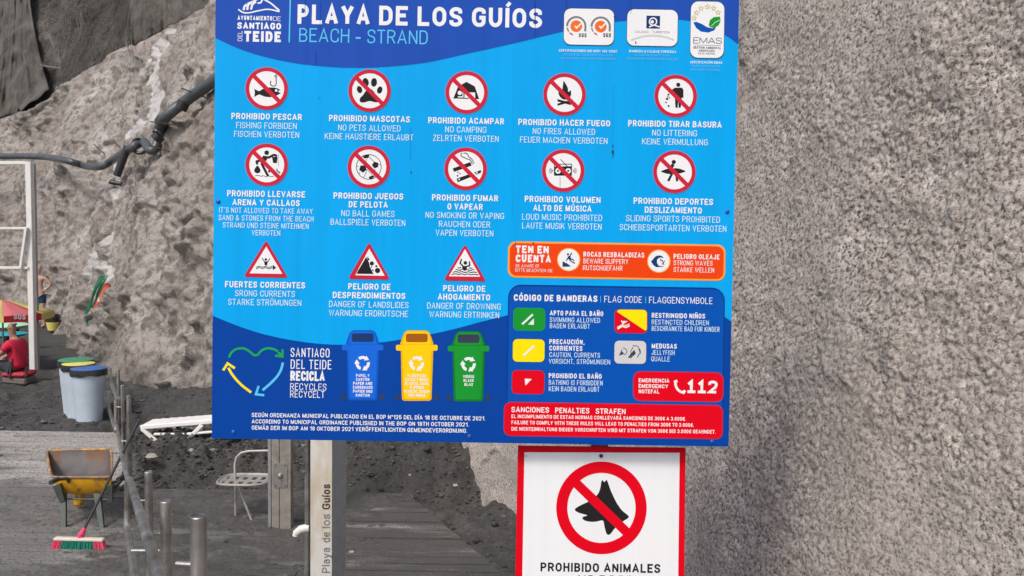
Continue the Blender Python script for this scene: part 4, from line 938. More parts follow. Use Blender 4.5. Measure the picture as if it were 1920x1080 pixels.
flag(961.5, 636, 1021, 678.5, 'yellow', 'edgeblue', lambda: A.line('g', 'white', [(982, 666.5), (1001.5, 648)], 3.4, 5))
flag(960.5, 695, 1020, 738, 'red', 'ring', lambda: A.poly('g', 'white', rounded([(984, 710, 1), (997, 710.5, 1), (985, 723, 1)], True), 5))
def rf():
    A.poly('g', 'yellow', t9([(150, 128), (175, 100), (205, 95), (600, 98), (640, 118), (655, 150), (655, 420), (630, 452)]), 5)
    A.line('g', 'white', t9([(160, 420), (240, 375), (300, 395), (365, 365)]), 2.6, 5); A.line('g', 'white', t9([(155, 395), (240, 350), (300, 365), (360, 335)]), 1.8, 5); A.line('g', 'white', t9([(225, 280), (255, 330), (320, 290)]), 2, 5.3); A.disc('g', 'white', t9([(270, 300)])[0], 2, 5.5, 10)
    A.disc('g', 'slate', t9([(305, 250)])[0], 2, 5.6, 8)
flag(1153, 581, 1213, 624, 'red', 'ring', rf)
def jf():
    for pts in ([(250, 745), (290, 750), (322, 790), (310, 840)], [(240, 770), (190, 870), (250, 840), (300, 850)], [(420, 700), (500, 710), (555, 800), (490, 900)], [(430, 720), (380, 800), (395, 830), (340, 910), (430, 870), (470, 820)], [(520, 760), (550, 840)], [(450, 780), (440, 850), (375, 920)]):
        A.line('g', 'slate', t9(pts), 1.3, 5, rnd=2)
    A.poly('g', 'slate', t9([(235, 800), (265, 830), (200, 868)]), 5.4); A.poly('g', 'slate', t9([(430, 780), (470, 830), (350, 900)]), 5.5)
flag(1152, 639, 1211.5, 682, 'greyl', 'edgeblue', jf)
# emergency and sanctions
A.rrect('b', 'ring', 1187, 697, 1356.5, 753, 14, 3); A.rrect('b', 'red', 1189, 699, 1354.5, 751, 13, 3.5)
box = A.flush('b', 'emergency_box', sign)
for t, x0, x1, yc in (('EMERGENCIA', 1197.5, 1255, 713.5), ('EMERGENCY', 1197.5, 1252.5, 724), ('NOTEFAL', 1197.5, 1236, 734)): A.text('k', 'white', t, x0, x1, yc, 7.4, .19, 4)
for t, x0, x1 in (('!', 1289, 1303), ('!', 1308.5, 1322.5), ('2', 1328, 1345.5)): A.text('k', 'white', t, x0, x1, 725.5 + (x0 - 1317) * .016, 24, .21, 4)
A.line('k', 'white', [(1266, 716), (1267.5, 726), (1274, 734), (1282, 736)], 4.6, 4, rnd=4); A.line('k', 'white', [(1264, 716.5), (1270, 714)], 5, 4.3); A.line('k', 'white', [(1280, 738), (1284.5, 732)], 5, 4.3)
A.flush('k', 'caption', box)
A.rrect('b', 'ring', 944.5, 756.5, 1355.5, 820.5, 13, 3); A.rrect('b', 'red', 946.5, 758.5, 1353.5, 818.5, 12, 3.5)
box = A.flush('b', 'sanctions_box', sign)
for t, x0, x1, yc, cp in (('SANCIONES', 959, 1029.5, 768.3, 10.2), ('PENALTIES', 1041, 1105, 769.8, 10.2), ('STRAFEN', 1117, 1173, 771.2, 10.2), ('EL INCUMPLIMIENTO DE ESTAS NORMAS CONLLEVARÁ SANCIONES DE 300€ A 3.000€.', 959, 1286, 783, 6.8), ('FAILURE TO COMPLY WITH THESE RULES WILL LEAD TO PENALTIES FROM 300€ TO 3.000€.', 959, 1301, 794.5, 6.8), ('DIE NICHTEINHALTUNG DIESER VORSCHRIFTEN WIRD MIT STRAFEN VON 300€ BIS 3.000€ GEAHNDET.', 959, 1342, 806.8, 6.8)):
    A.text('k', 'white', t, x0, x1, yc, cp, .17, 4)
A.flush('k', 'caption', box)
# recycling part
for t, x0, x1, yc, cp, wt in (('SANTIAGO', 545, 618, 661.3, 17, .105), ('DEL TEIDE', 545, 621.5, 683.3, 17.5, .105), ('RECICLA', 544.5, 609, 705, 18.5, .2), ('RECYCLES', 544, 612, 725.3, 13, .1), ('RECYCELT', 544, 608.5, 739.2, 13, .1)): A.text('k', 'white', t, x0, x1, yc, cp, wt, 3)
A.flush('k', 'caption', sign)
t5 = tr(395, 500, 3.086)
A.line('k', 'arrowg', t5([(105, 525), (125, 485), (175, 468), (215, 480), (262, 525), (300, 475), (350, 470), (390, 490)]), 4.4, 3, rnd=9); A.line('k', 'arrowg', t5([(415, 478), (416, 520), (372, 515)]), 4.4, 3); A.line('k', 'arrowg', t5([(390, 495), (412, 516)]), 5, 3.3)
A.line('k', 'cyan', t5([(418, 555), (405, 610), (360, 665), (300, 715)]), 4.6, 3, rnd=12); A.line('k', 'cyan', t5([(278, 690), (262, 738), (310, 744)]), 4.4, 3.2)
A.line('k', 'yellow', t5([(235, 728), (170, 680), (120, 620), (103, 585)]), 4.6, 3, rnd=12); A.line('k', 'yellow', t5([(72, 600), (98, 560), (140, 588)]), 4.6, 3.2)
A.flush('k', 'arrow_heart', sign)
for t, x0, x1, yc in (('SEGÚN ORDENANZA MUNICIPAL PUBLICADO EN EL BOP N°125 DEL DÍA 18 DE OCTUBRE DE 2021.', 472, 910, 781.3), ('ACCORDING TO MUNICIPAL ORDINANCE PUBLISHED IN THE BOP ON 18TH OCTOBER 2021.', 472, 879, 793), ('GEMÄß DER IM BOP AM 18 OKTOBER 2021 VERÖFFENTLICHTEN GEMEINDEVERORDNUNG.', 472, 876, 804.7)): A.text('k', 'white', t, x0, x1, yc, 7.8, .165, 3)
A.flush('k', 'caption', sign)
def pbin(cx, dy, body, dark, slot, lines, tcol):
    q_ = lambda pts, mat, lay, r=0: A.poly('n', mat, rounded([(cx + x, 619 + dy + y_, r) for x, y_ in pts], True), lay)
    for sx in (-1, 1): q_([(sx * 35, 118), (sx * 40, 118), (sx * 40, 131), (sx * 33, 131)], 'slate', 3, 2)
    q_([(-30, 34), (31, 34), (27.5, 132), (-28, 132)], dark, 3.3, 5); q_([(-27, 36), (27, 36), (23.5, 128), (-24, 128)], body, 3.6, 3)
    q_([(-39, 27), (39, 27), (39, 38), (-39, 38)], body, 4.2, 3); q_([(-32, 27), (-24, 4), (-18, 0), (18, 0), (24, 4), (32, 27)], dark, 4, 3); q_([(-28, 26), (-21, 4), (-16, 2), (16, 2), (21, 4), (28, 26)], body, 4.1, 3); q_([(-20.5, 6), (20.5, 6), (20.5, 22), (-20.5, 22)], slot, 4.4, 4)
    for k_ in range(3):
        a0 = R(-90 + 120 * k_)
        A.ring('n', 'white', (cx, 681 + dy), 8, 13.5, 4.6, n=8, a0=a0 - R(40), a1=a0 + R(28))
        a2 = a0 + R(26); tx, ty = -math.sin(a2), math.cos(a2)
        A.poly('n', 'white', [(cx + 5.5 * math.cos(a2), 681 + dy + 5.5 * math.sin(a2)), (cx + 16 * math.cos(a2), 681 + dy + 16 * math.sin(a2)), (cx + 10.8 * math.cos(a2) + 8 * tx, 681 + dy + 10.8 * math.sin(a2) + 8 * ty)], 4.8)
    o = A.flush('n', 'bin_picture', sign)
    for i, (t, hwid) in enumerate(lines): A.text('n', tcol, t, cx - hwid, cx + hwid, 704 + dy + i * 7.4, 5.6, .2, 5)
    A.flush('n', 'caption', o)
pbin(680, 0, 'binblue', 'binblue2', 'navy', [('PAPEL Y', 12.5), ('CARTÓN', 12.5), ('PAPER AND', 18), ('CARDBOARD', 18.5), ('PAPIER UND', 18), ('KARTON', 13)], 'white')
pbin(781.5, .5, 'binyel', 'binyel2', 'brown', [('PLÁSTICOS', 17), ('LATAS Y BRIKS', 21), ('PLASTIC, CANS', 22), ('& BRIKS', 12.5), ('PLASTIK, DOSEN', 24), ('UND BRIKS', 16)], 'white')
pbin(878.5, 2, 'green', 'green2', 'slate', [('VIDRIO', 10.5), ('GLASS', 9.5), ('GLAS', 8)], 'white')
# scuffs and bolts
for x, y_, r, e in ((1149, 285, 2, 4.5), (1149, 274, 1, 4), (770.5, 323, 1.1, 2.4), (1000, 456, 1.3, 2.2), (966, 459, 1.4, 2.2), (599, 184, .7, 1.4), (1152.5, 31, 2, 1.4), (1192, 80, 1.2, 2.2)): A.disc('k', 'slate', (x, y_), r, 6, 9, ry=e)
for x, ya, yb, wd_s in ((572, -8, 26, .8), (577, 4, 112, .7), (592, 95, 122, .7), (600.5, 2, 60, .5), (1003, -6, 46, 1.0), (1004, 10, 72, .7), (1062, -6, 14, .8), (1183, 0, 26, .6), (1150, 160, 268, .6), (1149, 290, 296, 1.3), (559, 430, 700, .45), (770, 240, 300, .45), (1050, 332, 356, .8), (966, 452, 463, .9), (964, 90, 420, .4)):
    A.line('k', 'edgeblue', [(x, ya), (x - (yb - ya) * .012 + .4, yb)], wd_s * (.35 if yb - ya > 80 else .8), 6)
A.flush('k', 'scuff_mark', sign)
m = MB()
Msg = Matrix((cr0, SN.cross(cr0), SN)).transposed()
for i, (x, y_) in enumerate(((409, 378), (1363.5, 397), (437.5, 810.5), (880.5, 818.5), (1335.5, 828))):
    m = MB(); m.lathe(A.P(x, y_, .0006), [(.0072, 0), (.0072, .0012), (.005, .003), (.001, .0036)], 14, Msg); build('bolt', m, M_BLUEBOLT, sign, smooth=True)
# carrying frame behind the board
m = MB()
for yy in (120, 700):
    a_, b_ = A.P(430, yy, -.03), A.P(1350, yy + 15, -.03); m.tube([a_, b_], .018, 8)
build('back_rail', m, M_GALV, sign, smooth=True)
px_ = A.P(1128, 900, -.06)
m = MB(); m.box((px_.x, px_.y + .11, (3.5 + .9) / 2), (.06, .06, 3.5 - .9)); build('post', m, M_GALV, sign)
for yy in (150, 690):
    m = MB(); p0 = A.P(1150, yy, -.03); m.tube([p0, p0 + Vector((.55, 1.75, .0))], .02, 8); build('wall_bracket', m, M_GALV, sign, smooth=True)

# ------------------------------------------------------------------ dog sign
B = Art(at(1128, 960, 2.895), SN)
dog = thing('dog_sign', 'white sign with red border, crossed-out dog head and black PROHIBIDO ANIMALES lettering', 'sign', B.P(1128, 1240))
m = MB(); m.prism([B.P(971, 836), B.P(1285.5, 840), B.P(1281, 1262), B.P(963, 1258)], .008, -SN); build('panel', m, P['red'], dog)
B.poly('k', 'white', [(983.3, 848), (1274.3, 849), (1269.5, 1250), (976.5, 1247)], 1); B.flush('k', 'white_field', dog)
c = (1127.7, 952.3)
t7 = tr(940, 800, 3.858)
B.poly('k', 'black', rounded([(*p_, 1.6 if i_ in (5, 6, 9, 10) else 5) for i_, p_ in enumerate(t7([(525, 598), (560, 575), (635, 540), (700, 490), (718, 440), (722, 400), (732, 383), (740, 400), (748, 400), (762, 382), (772, 405), (790, 460), (830, 545), (870, 605), (922, 645), (922, 660), (880, 684), (820, 735), (785, 783), (762, 783), (745, 720), (738, 672), (700, 685), (650, 690), (600, 680), (583, 662), (592, 650), (632, 642), (590, 632), (545, 618)]))], True), 2); B.flush('k', 'dog_head_symbol', dog)
B.ring('k', 'red', c, 64, 84.8, 3, n=72, e=1.025); B.line('k', 'red', [(c[0] - 50.5, c[1] - 49.5), (c[0] + 50.5, c[1] + 48.5)], 17.5, 3.3); B.flush('k', 'prohibition_ring', dog)
B.text('k', 'black', 'PROHIBIDO ANIMALES', 1013.5, 1238, 1064.5, 16.8, .2, 2); B.text('k', 'black', 'NO DOGS', 1084, 1186, 1087, 16, .2, 2); B.flush('k', 'lettering', dog)
m = MB(); m.lathe(B.P(1127, 854.7, .0008), [(.0095, 0), (.0095, .001), (.006, .002)], 16, Msg); build('washer', m, P['greyl'], dog, smooth=True)
m = MB(); m.lathe(B.P(1127, 854.7, .003), [(.0065, 0), (.006, .002), (.002, .0035)], 12, Msg); build('bolt', m, P['slate'], dog, smooth=True)
B.disc('k', 'slate', (986.5, 855), 1.2, 3, 8); B.line('k', 'slate', [(990, 836.5), (997, 839)], 1.2, 2); B.line('k', 'slate', [(1025, 836), (1033, 838.5)], 1.5, 2); B.flush('k', 'scuff_mark', dog)

# ------------------------------------------------------------------ shower columns
M_WOOD = plain('grey_timber', (.27, .255, .23), .8, 0, .3, 8, .003, (.16, .15, .135), (.5, .65))
M_PVC = plain('white_plastic', (.72, .72, .70), .45, 0, .08, 10, 0, (.45, .43, .39), (.62, .8))
M_CHROME = plain('brushed_plate', (.42, .41, .39), .42, .8, .15, 30)
M_DARK = plain('dark_rubber', (.03, .03, .032), .7)
p0 = gnd(526, 1001, -.02); dY = p0.y
xL, xM, xR = at(509, 960, dY).x, at(524, 960, dY).x, at(545.5, 960, dY).x; xS = at(502.5, 960, dY).x
sh = thing('beach_shower', 'slim timber shower post with metal push-button plate standing on the boardwalk', 'shower', (xM, dY, 0))
H1 = 2.35
for a_, b_ in ((xL, xM - .002), (xM + .002, xR)):
    m = MB(); m.box(((a_ + b_) / 2, dY + .05, H1 / 2), (b_ - a_, .10, H1), None, .004); build('timber_face', m, M_WOOD, sh)
m = MB(); m.box(((xS + xL) / 2 - .001, dY + .05, H1 / 2), (xL - xS - .003, .11, H1), None, .003); build('edge_profile', m, M_ALU, sh)
pc = at(525.5, 892, dY - .006); m = MB(); pl = []
for (cx, cz, a) in ((.5, .5, 0), (-.5, .5, 90), (-.5, -.5, 180), (.5, -.5, 270)):
    for k_ in range(5):
        an = R(a + 22.5 * k_); pl.append((pc.x + cx * .10 + .018 * math.cos(an), pc.y, pc.z + cz * .20 + .018 * math.sin(an)))
m.prism(pl, .006, (0, 1, 0)); plate = build('push_plate', m, M_CHROME, sh)
Mf = Matrix(((1, 0, 0), (0, 0, -1), (0, 1, 0)))
m = MB(); m.lathe((pc.x, pc.y, pc.z), [(.026, 0), (.026, .012), (.018, .026), (.006, .03)], 18, Mf); build('push_button', m, M_STEEL, plate, smooth=True)
for sx in (-1, 1):
    for sz in (-1, 1):
        m = MB(); m.lathe((pc.x + sx * .048, pc.y, pc.z + sz * .098), [(.007, 0), (.005, .004)], 8, Mf); build('screw', m, M_DARK, plate)
m = MB(); m.tube([(xM, dY + .02, H1 - .05), (xM, dY - .25, H1 + .02), (xM, dY - .33, H1 - .04)], .016, 8); m.lathe((xM, dY - .33, H1 - .1), [(.06, 0), (.05, .03), (.015, .06)], 14); build('shower_head', m, M_STEEL, sh, smooth=True)

Y2_ = 5.3
col = thing('shower_column', 'pale rust-stained shower column with Playa de los Guíos lettering under the blue sign', 'shower', (at(610, 1000, Y2_).x, Y2_, 0))
def colface():
    a = NT('stained_cream_panel'); n1 = a.noise(1, 6, .6, sc=(5, 1, 1.8)); n2 = a.noise(9, 6, .7)
    c_ = a.ramp(n1, [(.42, (.64, .64, .63)), (.52, (.56, .52, .44)), (.66, (.46, .38, .27))]); c_ = a.mix(a.ramp(n2, [(.5, g3(0)), (.75, g3(.35))]), c_, (.5, .38, .22)); a.color(c_); a.rough(.45); return a.m
zt = 2.5
fx0, fx1 = at(582, 950, Y2_).x, at(622.5, 950, Y2_).x
rx = at(648, 950, Y2_ + .12).x; lx = at(573, 950, Y2_ + .03).x
P0, P1, P2, P3 = Vector((fx0, Y2_, 0)), Vector((fx1, Y2_, 0)), Vector((rx, Y2_ + .14, 0)), Vector((lx, Y2_ + .05, 0))
def up_(v, z): return Vector((v.x, v.y, z))
m = MB(); m.prism([up_(P0, .02), up_(P1, .02), up_(P2, .02), up_(P3, .02) + Vector((.04, .12, 0))], zt, (0, 0, 1)); build('body', m, M_GALV, col)
m = MB(); m.prism([up_(P0, .03) + Vector((.001, -.003, 0)), up_(P1, .03) + Vector((0, -.003, 0)), up_(P1, zt) + Vector((0, -.003, 0)), up_(P0, zt) + Vector((.001, -.003, 0))], .003, (0, 1, 0)); build('front_panel', m, colface(), col)
m = MB(); m.box(((fx0 + lx) / 2 - .003, Y2_ + .03, zt / 2), (fx0 - lx - .008, .04, zt - .1), Matrix.Rotation(R(-30), 3, 'Z'), .004); build('edge_strip', m, M_STEEL, col)
E_ = Art(Vector((fx0, Y2_ - .0045, 1)), Vector((0, -1, 0)))
P['faded'] = plain('faded_lettering', (.20, .20, .21), .6, 0, .1, 8); P['inkblack'] = plain('black_lettering', (.035, .035, .04), .6)
E_.text('k', 'inkblack', 'Guíos', 908, 955, 611.5, 15, .17, 1, sl=.004, vert=True)
E_.text('k', 'faded', 'los', 964, 990, 611.3, 15, .15, 1, sl=.004, vert=True)
E_.text('k', 'faded', 'de', 998, 1017, 611.2, 15, .14, 1, sl=.004, vert=True)
E_.text('k', 'faded', 'Playa', 1027, 1074, 611, 15, .14, 1, sl=.004, vert=True)
E_.flush('k', 'lettering', col)
for yy in (835, 884):
    pb = at(575, yy, Y2_ + .02); m = MB(); m.tube([pb, pb + Vector((-.022, -.01, 0))], .008, 8); m.tube([pb + Vector((-.018, -.008, 0)), pb + Vector((-.03, -.014, 0))], .013, 6); build('bolt', m, M_STEEL, col, smooth=True)
m = MB(); a_ = at(574, 990, Y2_ + .02); b_ = at(555, 999, Y2_ + .02)
m.tube([a_ + Vector((.02, 0, 0)), a_, a_ * .5 + b_ * .5 + Vector((0, 0, .008)), b_, b_ + Vector((-.003, 0, -.02))], [.024, .026, .026, .022, .02], 12); build('tap', m, M_PVC, col, smooth=True)

# ------------------------------------------------------------------ folding chair
M_CHAIR = plain('chair_metal', (.40, .39, .37), .45, .35, .2, 14, 0, (.2, .15, .1), (.66, .8))
cY = gnd(442, 975).y
ch = thing('folding_chair', 'old pale metal folding chair with perforated seat beside the timber shower post', 'chair', gnd(455, 976))
C_ = lambda px, py, dy=0: at(px, py, cY + dy)
seat = MB(); cs = C_(460, 899); top = []; n = 28
def sup(a, rx_, ry_): return (rx_ * math.copysign(abs(math.cos(a)) ** .6, math.cos(a)), ry_ * math.copysign(abs(math.sin(a)) ** .6, math.sin(a)))
m = MB(); pts = [Vector((cs.x + sup(2 * PI * k_ / n, .255, .19)[0], cs.y + sup(2 * PI * k_ / n, .255, .19)[1], cs.z + .004 * math.cos(2 * PI * k_ / n))) for k_ in range(n)]
m.tube(pts, .013, 8, closed=True); build('seat_rim', m, M_CHAIR, ch, smooth=True)
# perforated seat: slats leave real holes
b = bmesh.new(); NX, NY = 22, 17
gv = {}
hole = lambda i, j: (i % 4 in (1, 2)) and (3 <= j <= 6 or 10 <= j <= 13) and 1 < i < 20
sv = []; sf = []
for i in range(NX + 1):
    for j in range(NY + 1):
        X = (i / NX * 2 - 1); Y_ = (j / NY * 2 - 1); gv[i, j] = len(sv)
        k_ = 1 / max(1, (abs(X) ** 3.2 + abs(Y_) ** 3.2) ** (1 / 3.2)); sv.append((cs.x + X * k_ * .25, cs.y + Y_ * k_ * .185, cs.z - .004 - .008 * (1 - X * X) * (1 - Y_ * Y_)))
for i in range(NX):
    for j in range(NY):
        if not hole(i, j): sf.append((gv[i, j], gv[i + 1, j], gv[i + 1, j + 1], gv[i, j + 1]))
b.free(); m = MB(); m.add(sv, sf); o = build('seat', m, M_CHAIR, ch); md = o.modifiers.new('thick', 'SOLIDIFY'); md.thickness = .003
back = .17
hoop = [C_(442, 975), C_(441, 900, .02), C_(440, 872, .06), C_(443, 858, .08), C_(452, 849, .09), C_(466, 846, .1), C_(500, 845, .1), C_(514, 846, .1), C_(526, 850, .09), C_(533, 860, .08), C_(534, 872, .06), C_(533, 900, .02), C_(533, 978)]
m = MB(); m.tube(hoop, .0125, 10); build('back_hoop', m, M_CHAIR, ch, smooth=True)
for a_, b_ in (((444, 905), (475, 984)), ((506, 905), (523, 990))):
    m = MB(); m.tube([C_(*a_, -.02), C_(*b_, -.08)], .0115, 8); build('leg', m, M_CHAIR, ch, smooth=True)
m = MB(); m.tube([C_(476, 983, -.1), C_(483, 985, -.1)], .016, 8); build('foot_cap', m, M_DARK, ch)

# ------------------------------------------------------------------ sun lounger
M_WPL = plain('lounger_plastic', (.84, .84, .83), .4, 0, .06, 8, 0, (.5, .49, .47), (.66, .82))
lY = 10.5
lo = thing('sun_lounger', 'white plastic sun lounger half buried in dark sand under the cliff', 'sun lounger', gnd(330, 835, .1))
def bar(mb, pts, wd, ht, dY_):
    """flat moulded bar following pixels at one distance"""
    Q = [at(px, py + 2, lY) + Vector((0, dY_, -.05 * dY_)) for px, py in pts]
    for a_, b_ in zip(Q[:-1], Q[1:]):
        d_ = (b_ - a_); L = d_.length; ang = math.atan2(d_.z, d_.x)
        mb.box((a_ + b_) / 2, (L + ht * .6, wd, ht), Matrix.Rotation(-ang, 3, 'Y'), .008)
for sd_ in (0, .40):
    m = MB(); bar(m, [(266, 799), (400, 788), (470, 783), (530, 779)], .045, .055, sd_); build('side_rail', m, M_WPL, lo)
    m = MB(); bar(m, [(290, 812), (345, 812), (420, 806), (520, 800)], .04, .03, sd_); build('lower_rail', m, M_WPL, lo)
    m = MB(); bar(m, [(268, 803), (285, 818), (308, 838)], .05, .045, sd_); build('leg', m, M_WPL, lo)
    m = MB(); bar(m, [(378, 796), (362, 812), (342, 834)], .05, .05, sd_); build('leg', m, M_WPL, lo)
    m = MB(); bar(m, [(500, 786), (520, 822)], .05, .05, sd_); build('leg', m, M_WPL, lo)
for k_ in range(16):
    f_ = .02 + k_ * .062; a_ = at(266, 801, lY); b_ = at(530, 781, lY); c_ = a_ + (b_ - a_) * f_
    m = MB(); m.box((c_.x, lY + .2, c_.z + .012), (.10, .36, .014), Matrix.Rotation(R(-1), 3, 'Y'), .004); build('slat', m, M_WPL, lo)

# ------------------------------------------------------------------ stainless railing
ra = thing('handrail', 'stainless steel handrail with upright posts running down from the ramp to the beach', 'handrail', (-2.0, 5, 0))
def tubeobj(name, pts, r, n=12, mat=M_STEEL, par=ra, sm=True):
    m = MB(); m.tube(pts, r, n); return build(name, m, mat, par, smooth=sm)
def curve_pts(ctrl, n=6):
    return [Vector(p) for p in catmull([tuple(c_) for c_ in ctrl], n)]
posts = [(372, 967, 2.75, .98), (311, 939, 4.05, 1.25), (278, 884, 5.8, 1.35), (241, 741, 9.0, 1.3), (229.5, 722, 10.6, 1.2), (221.5, 692, 12.2, 1.1)]
for px, py, d_, L in posts:
    t_ = at(px, py, d_); r_ = .0265 if d_ < 8 else .024
    m = MB(); m.lathe((t_.x, t_.y, t_.z - L), [(r_, 0), (r_, L - .003), (r_ - .003, L), (r_ - .003, L - .0015)], 20); build('post', m, M_STEEL, ra, smooth=True)
def rail_line(ctrl, r_): return tubeobj('rail', curve_pts([at(*c_) for c_ in ctrl], 6), r_)
ta, tb_ = at(300, 1083, 3.0), at(243, 899, 5.95); tubeobj('rail', [tb_, tb_.lerp(ta, .3), tb_.lerp(ta, 1), tb_.lerp(ta, 1.7)], .0245)
ta, tb_ = at(254, 1083, 4.2), at(238.5, 990, 5.95); tubeobj('rail', [tb_, tb_.lerp(ta, .5), tb_.lerp(ta, 1), tb_.lerp(ta, 2.2)], .0225)
tubeobj('rail_end', [at(243, 899, 5.95), at(240, 903, 6.0), at(239.5, 912, 6.02), at(238.5, 980, 6.02), at(238.5, 990, 5.95)], .0235)
rail_line([(241, 905, 6.05), (231, 865, 7.6), (222, 815, 9.6), (217, 790, 10.9)], .018)
tubeobj('rail_end', curve_pts([at(222, 746, 11.0), at(218, 749, 11.1), at(217.5, 756, 11.1), at(217.5, 800, 11.1), at(218, 810, 11.05)], 4), .026)
rail_line([(220, 747, 11.0), (212, 728, 12.0), (207, 712, 12.8), (206.5, 692, 13.6)], .026)
rail_line([(217.5, 808, 11.1), (210, 785, 12.0), (204, 762, 12.8), (205, 735, 13.6)], .026)
for (a_, b_, d_) in (((255, 938), (273, 938), 5.7), ((283, 1000), (305, 1000), 4.05), ((330, 1056), (362, 1058), 2.75), ((219, 763), (233, 763), 10.8), ((226, 827), (240, 827), 9.0), ((247, 1032), (300, 1032), 4.1)):
    tubeobj('bracket', [at(*a_, d_), at(*b_, d_)], .008, 8)

# ------------------------------------------------------------------ wheelbarrow
M_YEL = plain('barrow_yellow', srgb(216, 158, 8), .5, .0, .2, 9, .001, (.13, .07, .04), (.50, .62))
M_RUST = plain('barrow_inside', (.12, .11, .115), .65, .1, .4, 7, .002, (.15, .075, .04), (.50, .62))
M_LEG = plain('barrow_leg', (.10, .12, .11), .6, .3, .3, 12)
wY = gnd(150, 1000).y
wb = thing('wheelbarrow', 'rusty yellow wheelbarrow parked on the boardwalk behind the broom', 'wheelbarrow', gnd(152, 999))
wc = gnd(150, 997); X0, Y0 = wc.x, wc.y
pX = lambda px: at(px, 900, wY + .05).x
nr = [Vector((pX(92), Y0 + .05, .505)), Vector((pX(207), Y0 + .05, .515))]
pZ = lambda px, yy: at(px, 850, yy).x
fr = [Vector((pZ(87, Y0 + .85), Y0 + .85, at(87, 845, Y0 + .85).z)), Vector((pZ(209, Y0 + .85), Y0 + .85, at(209, 842, Y0 + .85).z))]
nb = [Vector((pX(112), Y0 + .17, .31)), Vector((pX(188), Y0 + .17, .31))]
fb = [Vector((pZ(114, Y0 + .55), Y0 + .55, .30)), Vector((pZ(186, Y0 + .55), Y0 + .55, .30))]
def shell(mb, off):
    s_ = off
    a = [nr[0] + Vector((s_, s_, 0)), nr[1] + Vector((-s_, s_, 0)), fr[1] + Vector((-s_, -s_, 0)), fr[0] + Vector((s_, -s_, 0))]
    bt = [nb[0] + Vector((s_, s_, s_)), nb[1] + Vector((-s_, s_, s_)), fb[1] + Vector((-s_, -s_, s_)), fb[0] + Vector((s_, -s_, s_))]
    rows = []; N = 9
    for t in range(N):
        f_ = t / (N - 1); g_ = f_ ** 1.5; ring = []
        for i in range(4):
            p_, q__ = a[i].lerp(bt[i], 0), bt[i]
            ring.append(Vector((a[i].x + (q__.x - a[i].x) * g_, a[i].y + (q__.y - a[i].y) * g_, a[i].z + (q__.z - a[i].z) * (1 - (1 - f_) ** 1.5))))
        full = []
        for i in range(4):
            p_, q__ = ring[i], ring[(i + 1) % 4]; prev_ = ring[(i - 1) % 4]
            cr_ = .12
            full += [p_.lerp(prev_, cr_), p_.lerp(prev_, cr_ * .35).lerp(p_.lerp(q__, cr_ * .35), .5), p_.lerp(q__, cr_)]
        rows.append(full)
    k_ = len(rows[0]); V = [v for r_ in rows for v in r_]; F = [(i * k_ + j, i * k_ + (j + 1) % k_, (i + 1) * k_ + (j + 1) % k_, (i + 1) * k_ + j) for i in range(N - 1) for j in range(k_)]
    F.append(tuple((N - 1) * k_ + j for j in range(k_))); mb.add(V, F); return rows[0]
m = MB(); rim = shell(m, 0); tray = build('tray', m, M_YEL, wb, smooth=60)
m = MB(); shell(m, .006); build('tray_inside', m, M_RUST, tray, smooth=60)
m = MB(); m.tube(rim, .0125, 8, closed=True); build('rim', m, plain('worn_rim', (.28, .2, .15), .6, .2, .3, 10, 0, srgb(214, 156, 10), (.5, .62)), wb, smooth=True)
for sx, hx in ((-1, 95), (1, 221)):
    hp = at(hx, 905 if sx < 0 else 899, Y0 - .28)
    bx_ = nb[0].x + .03 if sx < 0 else nb[1].x - .03
    m = MB(); m.tube([hp + Vector((0, .1, 0)), Vector((hp.x * .8 + bx_ * .2, Y0 + .02, hp.z - .05)), Vector((bx_, Y0 + .25, .29)), Vector((X0 + sx * .07, Y0 + 1.0, .2)), Vector((X0 + sx * .06, Y0 + 1.25, .17))], .016, 8); build('handle', m, M_LEG, wb, smooth=True)
    m = MB(); m.tube([hp, hp + Vector((0, .13, -.005))], .021, 10); build('grip', m, M_DARK, wb, smooth=True)
    lg = at(119 if sx < 0 else 191, 998, Y0); tp = at(117 if sx < 0 else 181, 931, Y0 + .12)
    m = MB(); m.prism([Vector((tp.x - .03, tp.y, tp.z + .03)), Vector((tp.x + .03, tp.y, tp.z + .03)), Vector((lg.x + .02, lg.y, .005)), Vector((lg.x - .02, lg.y, .005))], .03, (0, 1, 0)); build('leg', m, M_LEG, wb)
    m = MB(); cx_ = pX(103 if sx < 0 else 201); m.prism([Vector((cx_ - .035, Y0 + .03, .42)), Vector((cx_ + .035, Y0 + .03, .45)), Vector((cx_ + .03 - sx * .02, Y0 + .08, .27)), Vector((cx_ - .02 - sx * .02, Y0 + .08, .255))], .03, (0, 1, 0)); build('hanger', m, M_LEG, wb)
m = MB(); m.tube([Vector((X0 - .24, Y0 + .14, .27)), Vector((X0 + .22, Y0 + .14, .27))], .009, 6); build('cross_bar', m, M_LEG, wb)
m = MB(); m.box((at(144, 950, Y0 + .5).x, Y0 + .55, .19), (.10, .07, .25), None, .02); build('wheel_guard', m, M_YEL, wb)
m = MB(); Mw = Matrix(((0, 0, 1), (0, 1, 0), (-1, 0, 0))); wcx = at(144, 950, Y0 + 1.15).x
m.lathe((wcx - .045, Y0 + 1.15, .17), [(.10, 0), (.15, .005), (.17, .025), (.17, .065), (.15, .085), (.10, .09)], 24, Mw); whl = build('wheel', m, M_DARK, wb, smooth=True)
m = MB(); m.lathe((wcx - .05, Y0 + 1.15, .17), [(.03, 0), (.095, .008), (.095, .092), (.03, .10)], 20, Mw); build('wheel_rim', m, M_YEL, whl, smooth=True)

